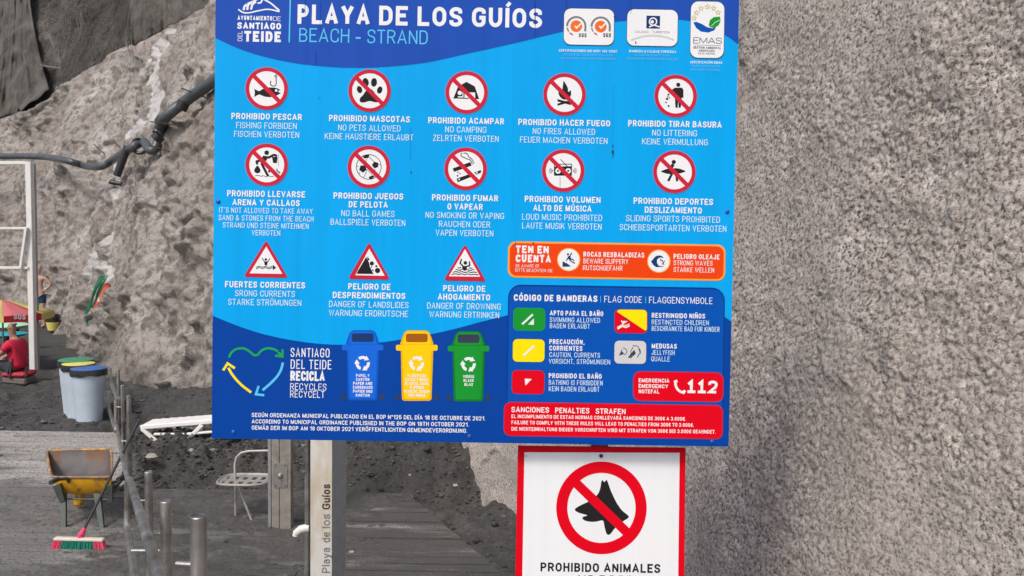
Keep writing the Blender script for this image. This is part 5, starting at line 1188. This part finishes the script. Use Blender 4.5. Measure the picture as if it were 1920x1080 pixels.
# ------------------------------------------------------------------ broom
M_PINK = plain('broom_pink', srgb(226, 70, 110), .6, 0, .15, 60); M_TEAL = plain('broom_teal', srgb(20, 130, 110), .6, 0, .25, 60); M_BHEAD = plain('broom_head', (.62, .58, .5), .6, 0, .15, 20)
bY = gnd(148, 1033).y
br = thing('broom', 'push broom with teal and pink bristles leaning its black handle against the railing', 'broom', gnd(148, 1033))
bt = at(152, 1003, bY + .01); bh = at(262, 786, 8.35)
m = MB(); m.tube([bt + (bh - bt) * .02, bh], .0125, 10); build('handle', m, plain('broom_stick', (.028, .03, .035), .35), br, smooth=True)
m = MB(); m.tube([bt + Vector((-.01, 0, -.03)), bt, bt + (bh - bt) * .05], [.024, .028, .017], 10); build('socket', m, M_PINK, br, smooth=True)
hl, hr_ = at(102, 1010, bY), at(195, 1012, bY)
m = MB(); m.box((hl + hr_) / 2, ((hr_ - hl).length, .055, .028), Matrix.Rotation(R(.6), 3, 'Y'), .008); build('head', m, M_BHEAD, br)
rb = random.Random(5)
ml, mc = MB(), MB()
for k_ in range(34):
    f_ = (k_ + .5) / 34
    for row_ in range(3):
        a_ = hl.lerp(hr_, f_) + Vector((rb.uniform(-.002, .002), -.018 + .018 * row_, -.012)); sp_ = (f_ - .5) * .06
        z1_ = .008 + rb.uniform(0, .006); tgt = mc if .19 < f_ < .79 else ml
        tgt.tube([a_, Vector((a_.x + sp_ + rb.uniform(-.004, .004), a_.y - .012 + rb.uniform(-.006, .006), z1_))], [.0055, .0065], 5)
build('pink_bristles', ml, M_PINK, br, kind='stuff'); build('teal_bristles', mc, M_TEAL, br, kind='stuff')

# ------------------------------------------------------------------ bins
M_BIN = plain('bin_plastic', srgb(176, 190, 204), .5, 0, .12, 3, 0, (.12, .13, .15), (.70, .78)); M_BAG = plain('black_bag', (.012, .012, .015), .3, 0, .2, 18, .02)
def bin_(px, py, wpx, hpx, topc, label, rim):
    g_ = gnd(px, py); s_ = FPX / g_.y; h_ = hpx / s_ * 1.0; r1 = wpx / 2 / s_; r0 = r1 * .74
    t = thing('waste_bin', label, 'bin', g_, 'round waste bins by the cliff')
    m = MB(); m.lathe(g_, [(r0 * .96, .0), (r0, .02), (r0 * .985, .035), (r1 * .97, h_ * .93), (r1, h_ * .93), (r1, h_)], 36); build('body', m, M_BIN, t, smooth=True)
    pr = []; rv = random.Random(px)
    m = MB(); n = 36; V = []; F = []
    for k_ in range(n):
        a = 2 * PI * k_ / n; w_ = .006 * math.sin(a * 3 + px) + .005 * math.sin(a * 7 + 2 * px)
        for (rr_, zz) in ((r1 + .004, h_ + .012), (r1 + .016, h_ - .02), (r1 + .014 + w_ * .4, h_ - .075 + w_ * 1.6), (r1 + .003, h_ - .08 + w_ * 1.6)): V.append((g_.x + rr_ * math.cos(a), g_.y + rr_ * math.sin(a), g_.z + zz))
    for k_ in range(n):
        for j in range(3): F.append((k_ * 4 + j, ((k_ + 1) % n) * 4 + j, ((k_ + 1) % n) * 4 + j + 1, k_ * 4 + j + 1))
    m.add(V, F); build('bag', m, M_BAG, t, smooth=True)
    m = MB(); m.lathe((g_.x, g_.y, g_.z + h_), [(r1 + .004, .0), (r1 + .005, .016), (r1 * .9, .026), (r1 * .5, .034), (.02, .038)], 36); build('lid', m, topc, t, smooth=True)
bin_(144, 779, 60, 105, plain('lid_green', srgb(70, 140, 108), .5), 'round pale bin with green lid, the rearmost of the three bins', 0)
bin_(149, 784, 56, 103, plain('lid_yellow', srgb(216, 206, 110), .5), 'round pale bin with yellow lid, between the green and the blue lidded bins', 0)
bin_(168, 790, 62, 100, plain('lid_blue', srgb(66, 104, 170), .5), 'round pale blue-grey bin with blue lid, frontmost of the three bins', 0)

# ------------------------------------------------------------------ white frame
M_WHITE = plain('white_painted_metal', (.74, .74, .73), .45, 0, .06, 5)
M_GREYP = plain('grey_painted_metal', (.36, .36, .35), .5, 0, .06, 5)
fY = 16.6
fm = thing('metal_frame', 'tall white painted metal frame standing in the dark sand beside the umbrella', 'frame', gnd(58, 714))
def post_box(name, px, y0, y1, wpx, d_, mat, dp=.1):
    a_, b_ = at(px[0], y0, d_), at(px[1], y1, d_); b_ = Vector((a_.x, a_.y, b_.z)); wd = wpx / FPX * d_
    m = MB(); m.box((a_ + b_) / 2, (wd, dp, abs(a_.z - b_.z)), None, .008); return build(name, m, mat, fm)
post_box('post', (54.5, 60), 304, 717, 10.5, fY, M_WHITE); post_box('post', (62.5, 66), 306, 706, 6, fY + .3, M_GREYP, .08)
def hbar(name, p_, q__, d_, th, mat=M_WHITE, dp=.07):
    a_, b_ = at(*p_, d_), at(*q__, d_); d2 = b_ - a_; m = MB(); m.box((a_ + b_) / 2, (d2.length, dp, th), Matrix.Rotation(-math.atan2(d2.z, d2.x), 3, 'Y'), .006); return build(name, m, mat, fm)
hbar('top_beam', (-260, 305), (50, 305.5), fY, .065); hbar('beam', (-260, 428), (49, 428), fY - .05, .045); hbar('beam', (-260, 502), (54, 502), fY - .05, .05)
hbar('beam', (-260, 465), (41, 465), fY - .05, .014, M_GREYP, .02); hbar('brace', (50, 426), (39, 503), fY - .1, .05); hbar('strut', (44, 430), (44, 500), fY + .1, .025, M_GREYP, .02)
post_box('post', (-262, -262), 303, 728, 10.5, fY, M_WHITE)

# ------------------------------------------------------------------ umbrella
M_URED = plain('umbrella_red', srgb(196, 104, 108), .75, 0, .12, 3); M_UYEL = plain('umbrella_yellow', srgb(214, 198, 120), .75, 0, .12, 3); M_URED2 = plain('valance_red', srgb(200, 36, 56), .75, 0, .1, 5)
uY = 17.0; um = thing('beach_umbrella', 'faded red and yellow beach umbrella with SOS on its valance', 'umbrella', gnd(5, 668, 0))
uc = at(5, 600, uY); apex = at(3, 561, uY).z; rimz = at(5, 585, uY).z; Rm = at(91, 600, uY).x - uc.x
for k_ in range(8):
    a0, a1 = 2 * PI * k_ / 8 - .23, 2 * PI * (k_ + 1) / 8 - .23; red = k_ % 2 == 1
    V = []; N = 5
    for i in range(N + 1):
        for j in range(4):
            f_ = i / N; a = a0 + (a1 - a0) * j / 3; rr_ = Rm * f_ * (math.cos(PI / 8) / math.cos(a - (a0 + a1) / 2)); V.append((uc.x + rr_ * math.cos(a), uc.y + rr_ * math.sin(a), apex - (apex - rimz) * f_ ** 1.15 - .015 * math.sin(PI * j / 3) * f_))
    F = [(i * 4 + j, i * 4 + j + 1, (i + 1) * 4 + j + 1, (i + 1) * 4 + j) for i in range(N) for j in range(3)]
    m = MB(); m.add(V, F); o = build('canopy_panel', m, M_URED if red else M_UYEL, um, smooth=True); md = o.modifiers.new('t', 'SOLIDIFY'); md.thickness = .004
    r_ = Rm; p_, q__ = (uc.x + r_ * math.cos(a0), uc.y + r_ * math.sin(a0)), (uc.x + r_ * math.cos(a1), uc.y + r_ * math.sin(a1)); vh = .125; V = []
    for j in range(7):
        f_ = j / 6; V += [(p_[0] + (q__[0] - p_[0]) * f_, p_[1] + (q__[1] - p_[1]) * f_, rimz - .002), (p_[0] + (q__[0] - p_[0]) * f_, p_[1] + (q__[1] - p_[1]) * f_, rimz - vh - .012 * math.sin(f_ * PI))]
    m = MB(); m.add(V, [(2 * j, 2 * j + 1, 2 * j + 3, 2 * j + 2) for j in range(6)]); o = build('valance', m, M_URED2 if red else M_UYEL, um); md = o.modifiers.new('t', 'SOLIDIFY'); md.thickness = .004
    if k_ == 7:
        mid = Vector(((p_[0] + q__[0]) / 2, (p_[1] + q__[1]) / 2, rimz - vh / 2)); nn = Vector((mid.x - uc.x, mid.y - uc.y, 0)).normalized()
        U_ = Art(mid + nn * .006, nn); pp = 37; U_.text('k', 'white', 'SOS', 26, 48, 594, 9.5, .2, 1, sl=.04); U_.flush('k', 'lettering', um)
m = MB(); m.tube([(uc.x, uc.y, 0), (uc.x, uc.y, apex + .06)], .018, 10); build('pole', m, M_ALU, um, smooth=True)
for k_ in range(8):
    a = 2 * PI * k_ / 8 - .23; m = MB(); m.tube([(uc.x, uc.y, apex - .03), (uc.x + Rm * .98 * math.cos(a), uc.y + Rm * .98 * math.sin(a), rimz - .012)], .005, 5); build('rib', m, M_ALU, um)

# ------------------------------------------------------------------ pipe on the cliff
M_PIPE = plain('grey_pipe', (.075, .085, .095), .38, 0, .2, 3, 0, (.16, .165, .17), (.55, .75)); M_PBLK = plain('black_pipe_joint', (.022, .023, .025), .4, 0, .2, 6)
pp_ = thing('drain_pipe', 'thick grey drain pipe running across the cliff face and up behind the blue sign', 'pipe', hit(240, 300))
def depth_at(px, py, off=.22): h_ = hit(px, py); return h_.y - off
def pip(ctrl, r_, name, mat=M_PIPE, n=7):
    return tubeobj(name, curve_pts([at(*c_) for c_ in ctrl], n), r_, 14, mat, pp_)
dl = [depth_at(*p_, .35) for p_ in ((5, 293), (90, 297), (160, 308), (205, 300), (262, 268), (300, 240), (350, 190), (398, 150))]
d0 = min(dl[0], 22.5)
DD = np.interp([0, 90, 160, 205, 262, 300, 350, 400, 460], [0, 130, 262, 400, 460], [min(dl[0:2]), min(dl[1:3]), min(dl[3:6]), min(dl[6:8]), min(dl[6:8]) - .4])
pip([(-160, 288, DD[0] + 1), (-60, 291, DD[0] + .4), (0, 293, DD[0]), (50, 293, (DD[0] + DD[1]) / 2), (90, 295, DD[1]), (125, 301, DD[2]), (160, 311, DD[2]), (188, 312, DD[3]), (212, 300, DD[3]), (240, 281, DD[4]), (262, 268, DD[4])], .098, 'pipe_run')
pip([(296, 250, DD[5]), (300, 238, DD[5]), (312, 218, DD[6]), (350, 188, DD[6]), (400, 152, DD[7]), (460, 108, DD[8])], .118, 'pipe_run')
pip([(262, 268, DD[4]), (270, 266, DD[4] - .1), (281, 281, DD[5] - .1), (290, 279, DD[5] - .1), (298, 258, DD[5]), (303, 236, DD[5])], .10, 'elbow')
cc_ = at(262, 273, DD[4] - .15); m = MB(); m.tube([cc_ + Vector((.17 * math.cos(a), .02 * math.sin(a), .17 * math.sin(a))) for a in [2 * PI * k_ / 18 for k_ in range(18)]], .04, 8, closed=True); build('collar', m, M_PBLK, pp_, smooth=True)
tubeobj('branch_pipe', [at(240, 274, DD[4] - .1), at(228, 305, DD[4] - .1), at(219, 330, DD[4] - .1)], .085, 12, M_PBLK, pp_)
tubeobj('cuff', [at(206, 341, DD[4] - .12), at(227, 345, DD[4] - .12)], .05, 10, M_PBLK, pp_)
for a_, b_ in (((299, 232), (306, 222)), ((338, 205), (346, 190)), ((292, 262), (300, 254))):
    tubeobj('joint_ring', [at(*a_, DD[6] - (0 if a_[0] > 320 else -.2)), at(*b_, DD[6] - (0 if a_[0] > 320 else -.2))], .128, 14, M_PBLK, pp_)
M_BAR = plain('rusty_bar', (.06, .05, .045), .8, .3)
bars = [((282, 228), (340, 236), 'bar crossing under the bend of the grey pipe'), ((340, 165), (388, 184), 'bar across the upper pipe near the sign'), ((280, 272), (318, 284), 'bar under the pipe loop'), ((176, 270), (197, 290), 'short bar above the sagging pipe'), ((216, 266), (226, 278), 'short bar left of the pipe loop'), ((24, 236), (36, 244), 'short bar low in the pale rock at the far left')]
for a_, b_, lb in bars:
    dd_ = min(depth_at(*a_, .3), depth_at(*b_, .3)); dd_ = min(dd_, DD[6] - .25 if a_[0] > 270 else 99)
    m = MB(); pa, pb = at(*a_, dd_), at(*b_, dd_ + .05); m.tube([pa, pb], .014, 6)
    tag(build('anchor_bar', m, M_BAR, None, loc=pa), 'dark steel ' + lb, 'steel bar', 'steel bars sticking out of the cliff')

# ------------------------------------------------------------------ lifebuoy and rope on the cliff
M_ORNG = plain('lifebuoy_orange', srgb(196, 84, 58), .6, 0, .15, 6); M_ROPE = plain('green_rope', srgb(20, 130, 96), .7, 0, .25, 30); M_BAND = plain('lifebuoy_band', (.62, .5, .46), .6)
hc = hit(180, 562); hu = hit(192, 530); hd = hit(168, 590)
axis = (hu - hd).normalized(); vn = (CAM - hc).normalized(); Lb = .36
nlb = Vector((-.62, -.75, .1)).normalized(); nlb = (nlb - axis * nlb.dot(axis)).normalized(); side = axis.cross(nlb)
lc = at(187, 562, hc.y - .42)
lf = thing('lifebuoy', 'faded orange lifebuoy with pale bands hanging on the cliff in green rope', 'lifebuoy', lc)
m = MB(); m.tube([lc + axis * (Lb * math.cos(a)) + side * (Lb * .95 * math.sin(a)) for a in [2 * PI * k_ / 40 for k_ in range(40)]], .075, 12, closed=True); build('ring', m, M_ORNG, lf, smooth=True)
for k_ in range(4):
    a0 = PI / 4 + k_ * PI / 2; m = MB(); m.tube([lc + axis * (Lb * math.cos(a)) + side * (Lb * .95 * math.sin(a)) for a in (a0 - .1, a0, a0 + .1)], .079, 12); build('band', m, M_BAND, lf, smooth=True)
rp = thing('rope_coil', 'green rope hanging in tangled loops around the lifebuoy on the cliff', 'rope', at(165, 610, hc.y - .4))
rr = random.Random(9); m = MB()
for k_ in range(11):
    if k_ < 6: top_ = (190 + rr.uniform(-4, 8), 519 + rr.uniform(-4, 5)); bot = (173 + rr.uniform(-4, 4), 572 + rr.uniform(-12, 8))
    else: top_ = (172 + rr.uniform(-5, 4), 572 + rr.uniform(-5, 6)); bot = (163 + rr.uniform(-4, 5), 600 + rr.uniform(-6, 12))
    wd_r = rr.uniform(3, 7); d_ = hc.y - .42 - rr.uniform(0, .2); mx, my = (top_[0] + bot[0]) / 2, (top_[1] + bot[1]) / 2
    ctrl = [at(top_[0], top_[1], d_), at(mx - wd_r, my - 3, d_), at(bot[0] - 2, bot[1] - 4, d_), at(bot[0] + 3, bot[1], d_), at(mx + wd_r * .5, my + 2, d_ - .03), at(top_[0] + 4, top_[1] + 3, d_)]
    m.tube(curve_pts(ctrl + [ctrl[0]], 6), .010, 6)
build('loops', m, M_ROPE, rp, smooth=True)
m = MB(); m.tube(curve_pts([at(164, 600, hc.y - .5), at(163, 625, hc.y - .5), at(166, 641, hc.y - .5), at(162, 612, hc.y - .5)], 6), .012, 6); build('tail', m, M_ROPE, rp, smooth=True)

# ------------------------------------------------------------------ boards and bucket far down the beach
M_SB1 = plain('board_pale_green', srgb(170, 225, 190), .4); M_SB2 = plain('board_turquoise', srgb(40, 170, 190), .4)
def surfboard(px0, px1, py, d_, mat, lb, th=.12):
    a_, b_ = at(px0, py, d_), at(px1, py, d_); c_ = (a_ + b_) / 2; L = (b_ - a_).length; V = []; n = 24
    m = MB(); rows = []
    for i in range(13):
        t = i / 12 * 2 - 1; w_ = .30 * math.sqrt(max(0, 1 - abs(t) ** 2.6)) + .01; h_ = th * .5 * math.sqrt(max(0, 1 - t ** 4)) + .005
        for k_ in range(10):
            a = 2 * PI * k_ / 10; V.append((c_.x + t * L / 2, c_.y + w_ * math.cos(a), c_.z + h_ * math.sin(a) + .05 * t * t))
    m.add(V, [(i * 10 + k_, i * 10 + (k_ + 1) % 10, (i + 1) * 10 + (k_ + 1) % 10, (i + 1) * 10 + k_) for i in range(12) for k_ in range(10)])
    sb = thing('rescue_board', lb, 'board', c_); build('hull', m, mat, sb, smooth=True)
    V2 = m.v; m2 = MB(); m2.box((c_.x, c_.y, c_.z + th * .5), (L * .7, .02, .006)); build('stringer', m2, M_WPL, sb)
    for t in (-.28, .28):
        m3 = MB(); m3.box((c_.x + t * L, c_.y, (c_.z - th * .4) / 2), (.06, .4, max(.05, c_.z - th * .4))); build('trestle', m3, M_DARK, sb)
surfboard(-90, 56, 612, 19.5, M_SB1, 'pale green rescue board lying behind the beach umbrella', .17); surfboard(-100, 54, 628, 18.4, M_SB2, 'turquoise rescue board nearer the seated man')
g_ = gnd(99, 619); s_ = FPX / g_.y
bk = thing('bucket', 'small black and yellow bucket on the sand at the cliff foot', 'bucket', g_)
m = MB(); m.lathe(g_, [(.12, 0), (.17, .22), (.16, .23)], 18); build('body', m, plain('bucket_yellow', srgb(226, 214, 110), .6), bk, smooth=True)
m = MB(); m.lathe(g_ + Vector((0, 0, .23)), [(.17, 0), (.185, .2), (.17, .21)], 18); build('rim', m, M_BAG, bk, smooth=True)

# ------------------------------------------------------------------ people
def skin(name, joints, edges, mat, parent, sub=2, root=0):
    me = bpy.data.meshes.new(name); o = bpy.data.objects.new(name, me); COL.objects.link(o)
    me.from_pydata([j[:3] for j in joints], edges, []); o.modifiers.new('s', 'SKIN'); 
    if not me.skin_vertices: me.skin_vertices.new()
    for i, j in enumerate(joints):
        sv_ = me.skin_vertices[0].data[i]; r_ = j[3]; sv_.radius = (r_, j[4] if len(j) > 4 else r_); sv_.use_root = i == root
    md = o.modifiers.new('u', 'SUBSURF'); md.levels = sub; md.render_levels = sub
    dg = bpy.context.evaluated_depsgraph_get(); ev = o.evaluated_get(dg); nm = bpy.data.meshes.new_from_object(ev)
    bpy.data.objects.remove(o); bpy.data.meshes.remove(me); nm.name = name
    nm.materials.clear(); nm.materials.append(mat); nm.polygons.foreach_set('use_smooth', [True] * len(nm.polygons))
    ob = bpy.data.objects.new(name, nm); COL.objects.link(ob); ob.parent = parent; WL[ob.name] = WL[parent.name]; return ob
M_SKIN = plain('tanned_skin', (.34, .19, .13), .55, 0, .1, 8); M_SKIN2 = plain('light_skin', (.50, .31, .24), .55, 0, .1, 8); M_SHIRT = plain('red_shirt', srgb(206, 34, 72), .85, 0, .12, 9, .01); M_SHORTS = plain('dark_shorts', (.03, .035, .05), .85); M_HAIR = plain('grey_hair', (.13, .11, .10), .8); M_BLUES = plain('blue_shorts', srgb(34, 70, 110), .8)
def hand(parent_mb, base, fdir, up, mat=None, s=1.0):
    pass
# seated man, seen from the side, facing left, arm stretched forward
sg = gnd(30, 739); sg = Vector((sg.x, 15.4, 0)); man = thing('person', 'grey-haired man in red t-shirt and dark shorts sitting low beside the umbrella', 'person', sg)
hx_ = at(32, 700, 15.4).x - sg.x
J = [(hx_, 0, .32, .12, .15),                      # pelvis
     (hx_ + .02, 0, .50, .115, .15), (hx_ + .0, 0, .70, .12, .17), (hx_ - .04, 0, .80, .07, .1), (hx_ - .06, 0, .87, .052),     # spine, chest, neck base, neck
     (hx_ - .075, 0, .955, .078, .074), (hx_ - .08, 0, 1.045, .082, .078), (hx_ - .07, 0, 1.11, .05, .05),            # jaw, skull, crown
     (hx_ - .02, -.19, .745, .06), (hx_ - .15, -.23, .57, .046), (hx_ - .34, -.22, .47, .034), (hx_ - .42, -.21, .45, .036), # near arm
     (hx_ - .02, .19, .745, .06), (hx_ - .14, .23, .57, .046), (hx_ - .34, .2, .45, .034), (hx_ - .42, .2, .43, .036),
     (hx_ - .05, -.11, .30, .095), (hx_ - .46, -.14, .42, .062), (hx_ - .40, -.15, .10, .042), (hx_ - .42, -.15, .045, .036), (hx_ - .58, -.15, .03, .028),
     (hx_ - .05, .11, .30, .095), (hx_ - .46, .14, .42, .062), (hx_ - .52, .15, .10, .042), (hx_ - .54, .15, .045, .036), (hx_ - .70, .15, .03, .028)]
E1 = [(0, 1), (1, 2), (2, 3), (3, 4), (4, 5), (5, 6), (6, 7), (2, 8), (8, 9), (9, 10), (10, 11), (2, 12), (12, 13), (13, 14), (14, 15), (0, 16), (16, 17), (17, 18), (18, 19), (19, 20), (0, 21), (21, 22), (22, 23), (23, 24), (24, 25)]
skin('body', J, E1, M_SKIN, man)
Js = [(hx_ + .02, 0, .27, .165, .20), (hx_ + .02, 0, .40, .155, .19), (hx_ + .03, 0, .50, .15, .19), (hx_ + .0, 0, .71, .14, .19), (hx_ - .035, 0, .80, .075, .10), (hx_ - .02, -.20, .745, .082), (hx_ - .12, -.235, .62, .07), (hx_ - .02, .20, .745, .082), (hx_ - .11, .235, .62, .07)]
skin('t_shirt', Js, [(0, 1), (1, 2), (2, 3), (3, 4), (3, 5), (5, 6), (3, 7), (7, 8)], M_SHIRT, man)
skin('shorts', [(hx_, 0, .29, .14, .18), (hx_ - .08, -.11, .31, .115), (hx_ - .36, -.14, .40, .085), (hx_ - .08, .11, .31, .115), (hx_ - .36, .14, .40, .085)], [(0, 1), (1, 2), (0, 3), (3, 4)], M_SHORTS, man)
skin('hair', [(hx_ - .035, 0, 1.05, .074, .078), (hx_ - .05, 0, 1.105, .066, .068)], [(0, 1)], M_HAIR, man)
for sy in (-1, 1):
    for f_ in range(4):
        bx_, by_, bz_ = hx_ - .42, sy * .205 + (f_ - 1.5) * .019, .447 if sy < 0 else .428
        L = (.075, .085, .08, .062)[f_]; skin('finger', [(bx_ + .02, by_, bz_, .010), (bx_ - L * .5, by_, bz_ - .004, .009), (bx_ - L, by_, bz_ - .022, .007)], [(0, 1), (1, 2)], M_SKIN, man, 1)
    skin('thumb', [(hx_ - .40, sy * .205 - sy * .03, .45 if sy < 0 else .43, .011), (hx_ - .44, sy * .205 - sy * .055, .435, .009), (hx_ - .465, sy * .205 - sy * .06, .425, .008)], [(0, 1), (1, 2)], M_SKIN, man, 1)
skin('nose', [(hx_ - .155, 0, 1.02, .012), (hx_ - .175, 0, .995, .014)], [(0, 1)], M_SKIN, man, 1); skin('ear', [(hx_ - .075, -.078, 1.035, .012), (hx_ - .08, -.084, 1.0, .012)], [(0, 1)], M_SKIN, man, 1)
# low red seat
st = thing('low_seat', 'low red padded seat with grey base under the sitting man', 'seat', (sg.x + hx_, 15.4, 0))
m = MB(); m.box((sg.x + hx_ + .04, 15.4, .185), (.44, .42, .09), None, .035); build('cushion', m, plain('seat_red', srgb(170, 40, 60), .7), st)
m = MB(); m.box((sg.x + hx_ + .04, 15.4, .075), (.44, .36, .13), Matrix.Rotation(R(4), 3, 'Y'), .03); build('base', m, plain('seat_grey', (.16, .14, .13), .7), st)
m = MB(); m.tube([(sg.x + hx_ + .27, 15.4 - .2, .14), (sg.x + hx_ + .3, 15.4 - .2, .2), (sg.x + hx_ + .27, 15.4 - .2, .28)], .02, 8); build('arm', m, M_DARK, st, smooth=True)
# standing man by the cliff, hand on hip
tg = gnd(74, 613); man2 = thing('person', 'bare-chested man in blue shorts standing with hand on hip behind the white frame', 'person', tg)
J = [(0, 0, .95, .12, .10), (0, 0, 1.12, .115, .09), (0, 0, 1.32, .145, .1), (0, 0, 1.45, .07, .06), (0, 0, 1.50, .05), (.01, -.01, 1.58, .072), (.01, -.01, 1.67, .078), (.01, 0, 1.73, .05),
     (.17, 0, 1.40, .055), (.33, .03, 1.20, .042), (.18, -.02, 1.04, .036), (.13, -.05, 1.02, .034), (-.17, 0, 1.40, .055), (-.24, -.02, 1.14, .042), (-.25, -.08, .92, .034), (-.25, -.1, .84, .034),
     (.09, 0, .88, .10), (.11, -.01, .50, .062), (.12, .03, .10, .042), (.12, .03, .05, .04), (.13, -.12, .03, .032), (-.09, 0, .88, .10), (-.10, -.02, .50, .062), (-.13, .03, .10, .042), (-.13, .03, .05, .04), (-.15, -.12, .03, .032)]
skin('body', J, E1, M_SKIN2, man2)
skin('shorts', [(0, 0, .96, .14, .125), (.095, 0, .84, .125), (.11, 0, .62, .10), (-.095, 0, .84, .125), (-.11, 0, .62, .10)], [(0, 1), (1, 2), (0, 3), (3, 4)], M_BLUES, man2)
skin('hair', [(.01, .015, 1.66, .083), (.01, .01, 1.72, .07)], [(0, 1)], plain('dark_hair', (.02, .016, .014), .7), man2)

# ------------------------------------------------------------------ stones and litter on the sand
ms = MB(); rs = random.Random(11)
def rock(mb, c_, r_, seed):
    rr_ = random.Random(seed); V = []; n = 7
    ph = [rr_.uniform(.65, 1.2) for _ in range(30)]
    for i, (a, s_) in enumerate(((.0, .55), (.45, 1), (.9, .75))):
        for k_ in range(n):
            q_ = ph[i * n + k_]; V.append((c_[0] + r_ * s_ * q_ * math.cos(2 * PI * k_ / n), c_[1] + r_ * s_ * q_ * .8 * math.sin(2 * PI * k_ / n), c_[2] - r_ * .3 + r_ * a))
    mb.add(V, [(i * n + k_, i * n + (k_ + 1) % n, (i + 1) * n + (k_ + 1) % n, (i + 1) * n + k_) for i in range(2) for k_ in range(n)] + [tuple(2 * n + k_ for k_ in range(n))])
def sz(x, y_): return float(sand_height(np.array([x]), np.array([y_]))[0])
cl = []
for k_ in range(6500):
    y_ = rs.uniform(7.0, 14.5) if rs.random() < .25 else rs.uniform(9.1, 11.6); x = rs.uniform(-.62 * y_, float(np.interp(y_, bc[::-1, 1], bc[::-1, 0])))
    onboard = (y_ < 9.1 and x < -.6) or (y_ < 11.7 and x < -5)
    if onboard and rs.random() < .8: continue
    cl.append((x, y_, rs.uniform(.007, .024) * (2.2 if rs.random() < .05 else 1) * (.5 if onboard else 1)))
ca = np.array(cl); ch_ = sand_height(ca[:, 0], ca[:, 1])
mp_ = MB()
for k_, (x, y_, r_) in enumerate(cl): rock(mp_ if k_ % 5 < 2 else ms, (x, y_, float(ch_[k_]) + r_ * .3), r_, k_)
o = build('dry_clods', mp_, plain('dry_clod', (.13, .126, .12), .95, 0, .3, 30, .006)); o['kind'] = 'stuff'
o = build('sand_clods', ms, M_SAND); o['kind'] = 'stuff'
mw = plain('pale_stone', (.42, .40, .37), .85, 0, .2, 20, .01)
for i, (px, py, r_, lb) in enumerate(((757, 883, .018, 'small white stone high on the sand heap under the sign'), (769, 891, .016, 'small white stone just below another on the sand heap'), (854, 911, .025, 'small white stone low on the right side of the sand heap'), (395, 848, .07, 'flat pale stone in the sand right below the lounger'), (360, 846, .05, 'small pale stone between the lounger and the flat stone'), (660, 1037, .03, 'white scrap of shell lying on the boardwalk by the shower column'), (283, 858, .07, 'rounded grey stone on the sand below the lounger leg'))):
    g_ = gnd(px, py, .2 if py < 930 else .02)
    for _ in range(6): g_ = gnd(px, py, sz(g_.x, g_.y) + r_ * .3)
    m = MB(); rock(m, g_, r_, 100 + i); tag(build('stone', m, mw, None, loc=g_, smooth=50), lb, 'stone')
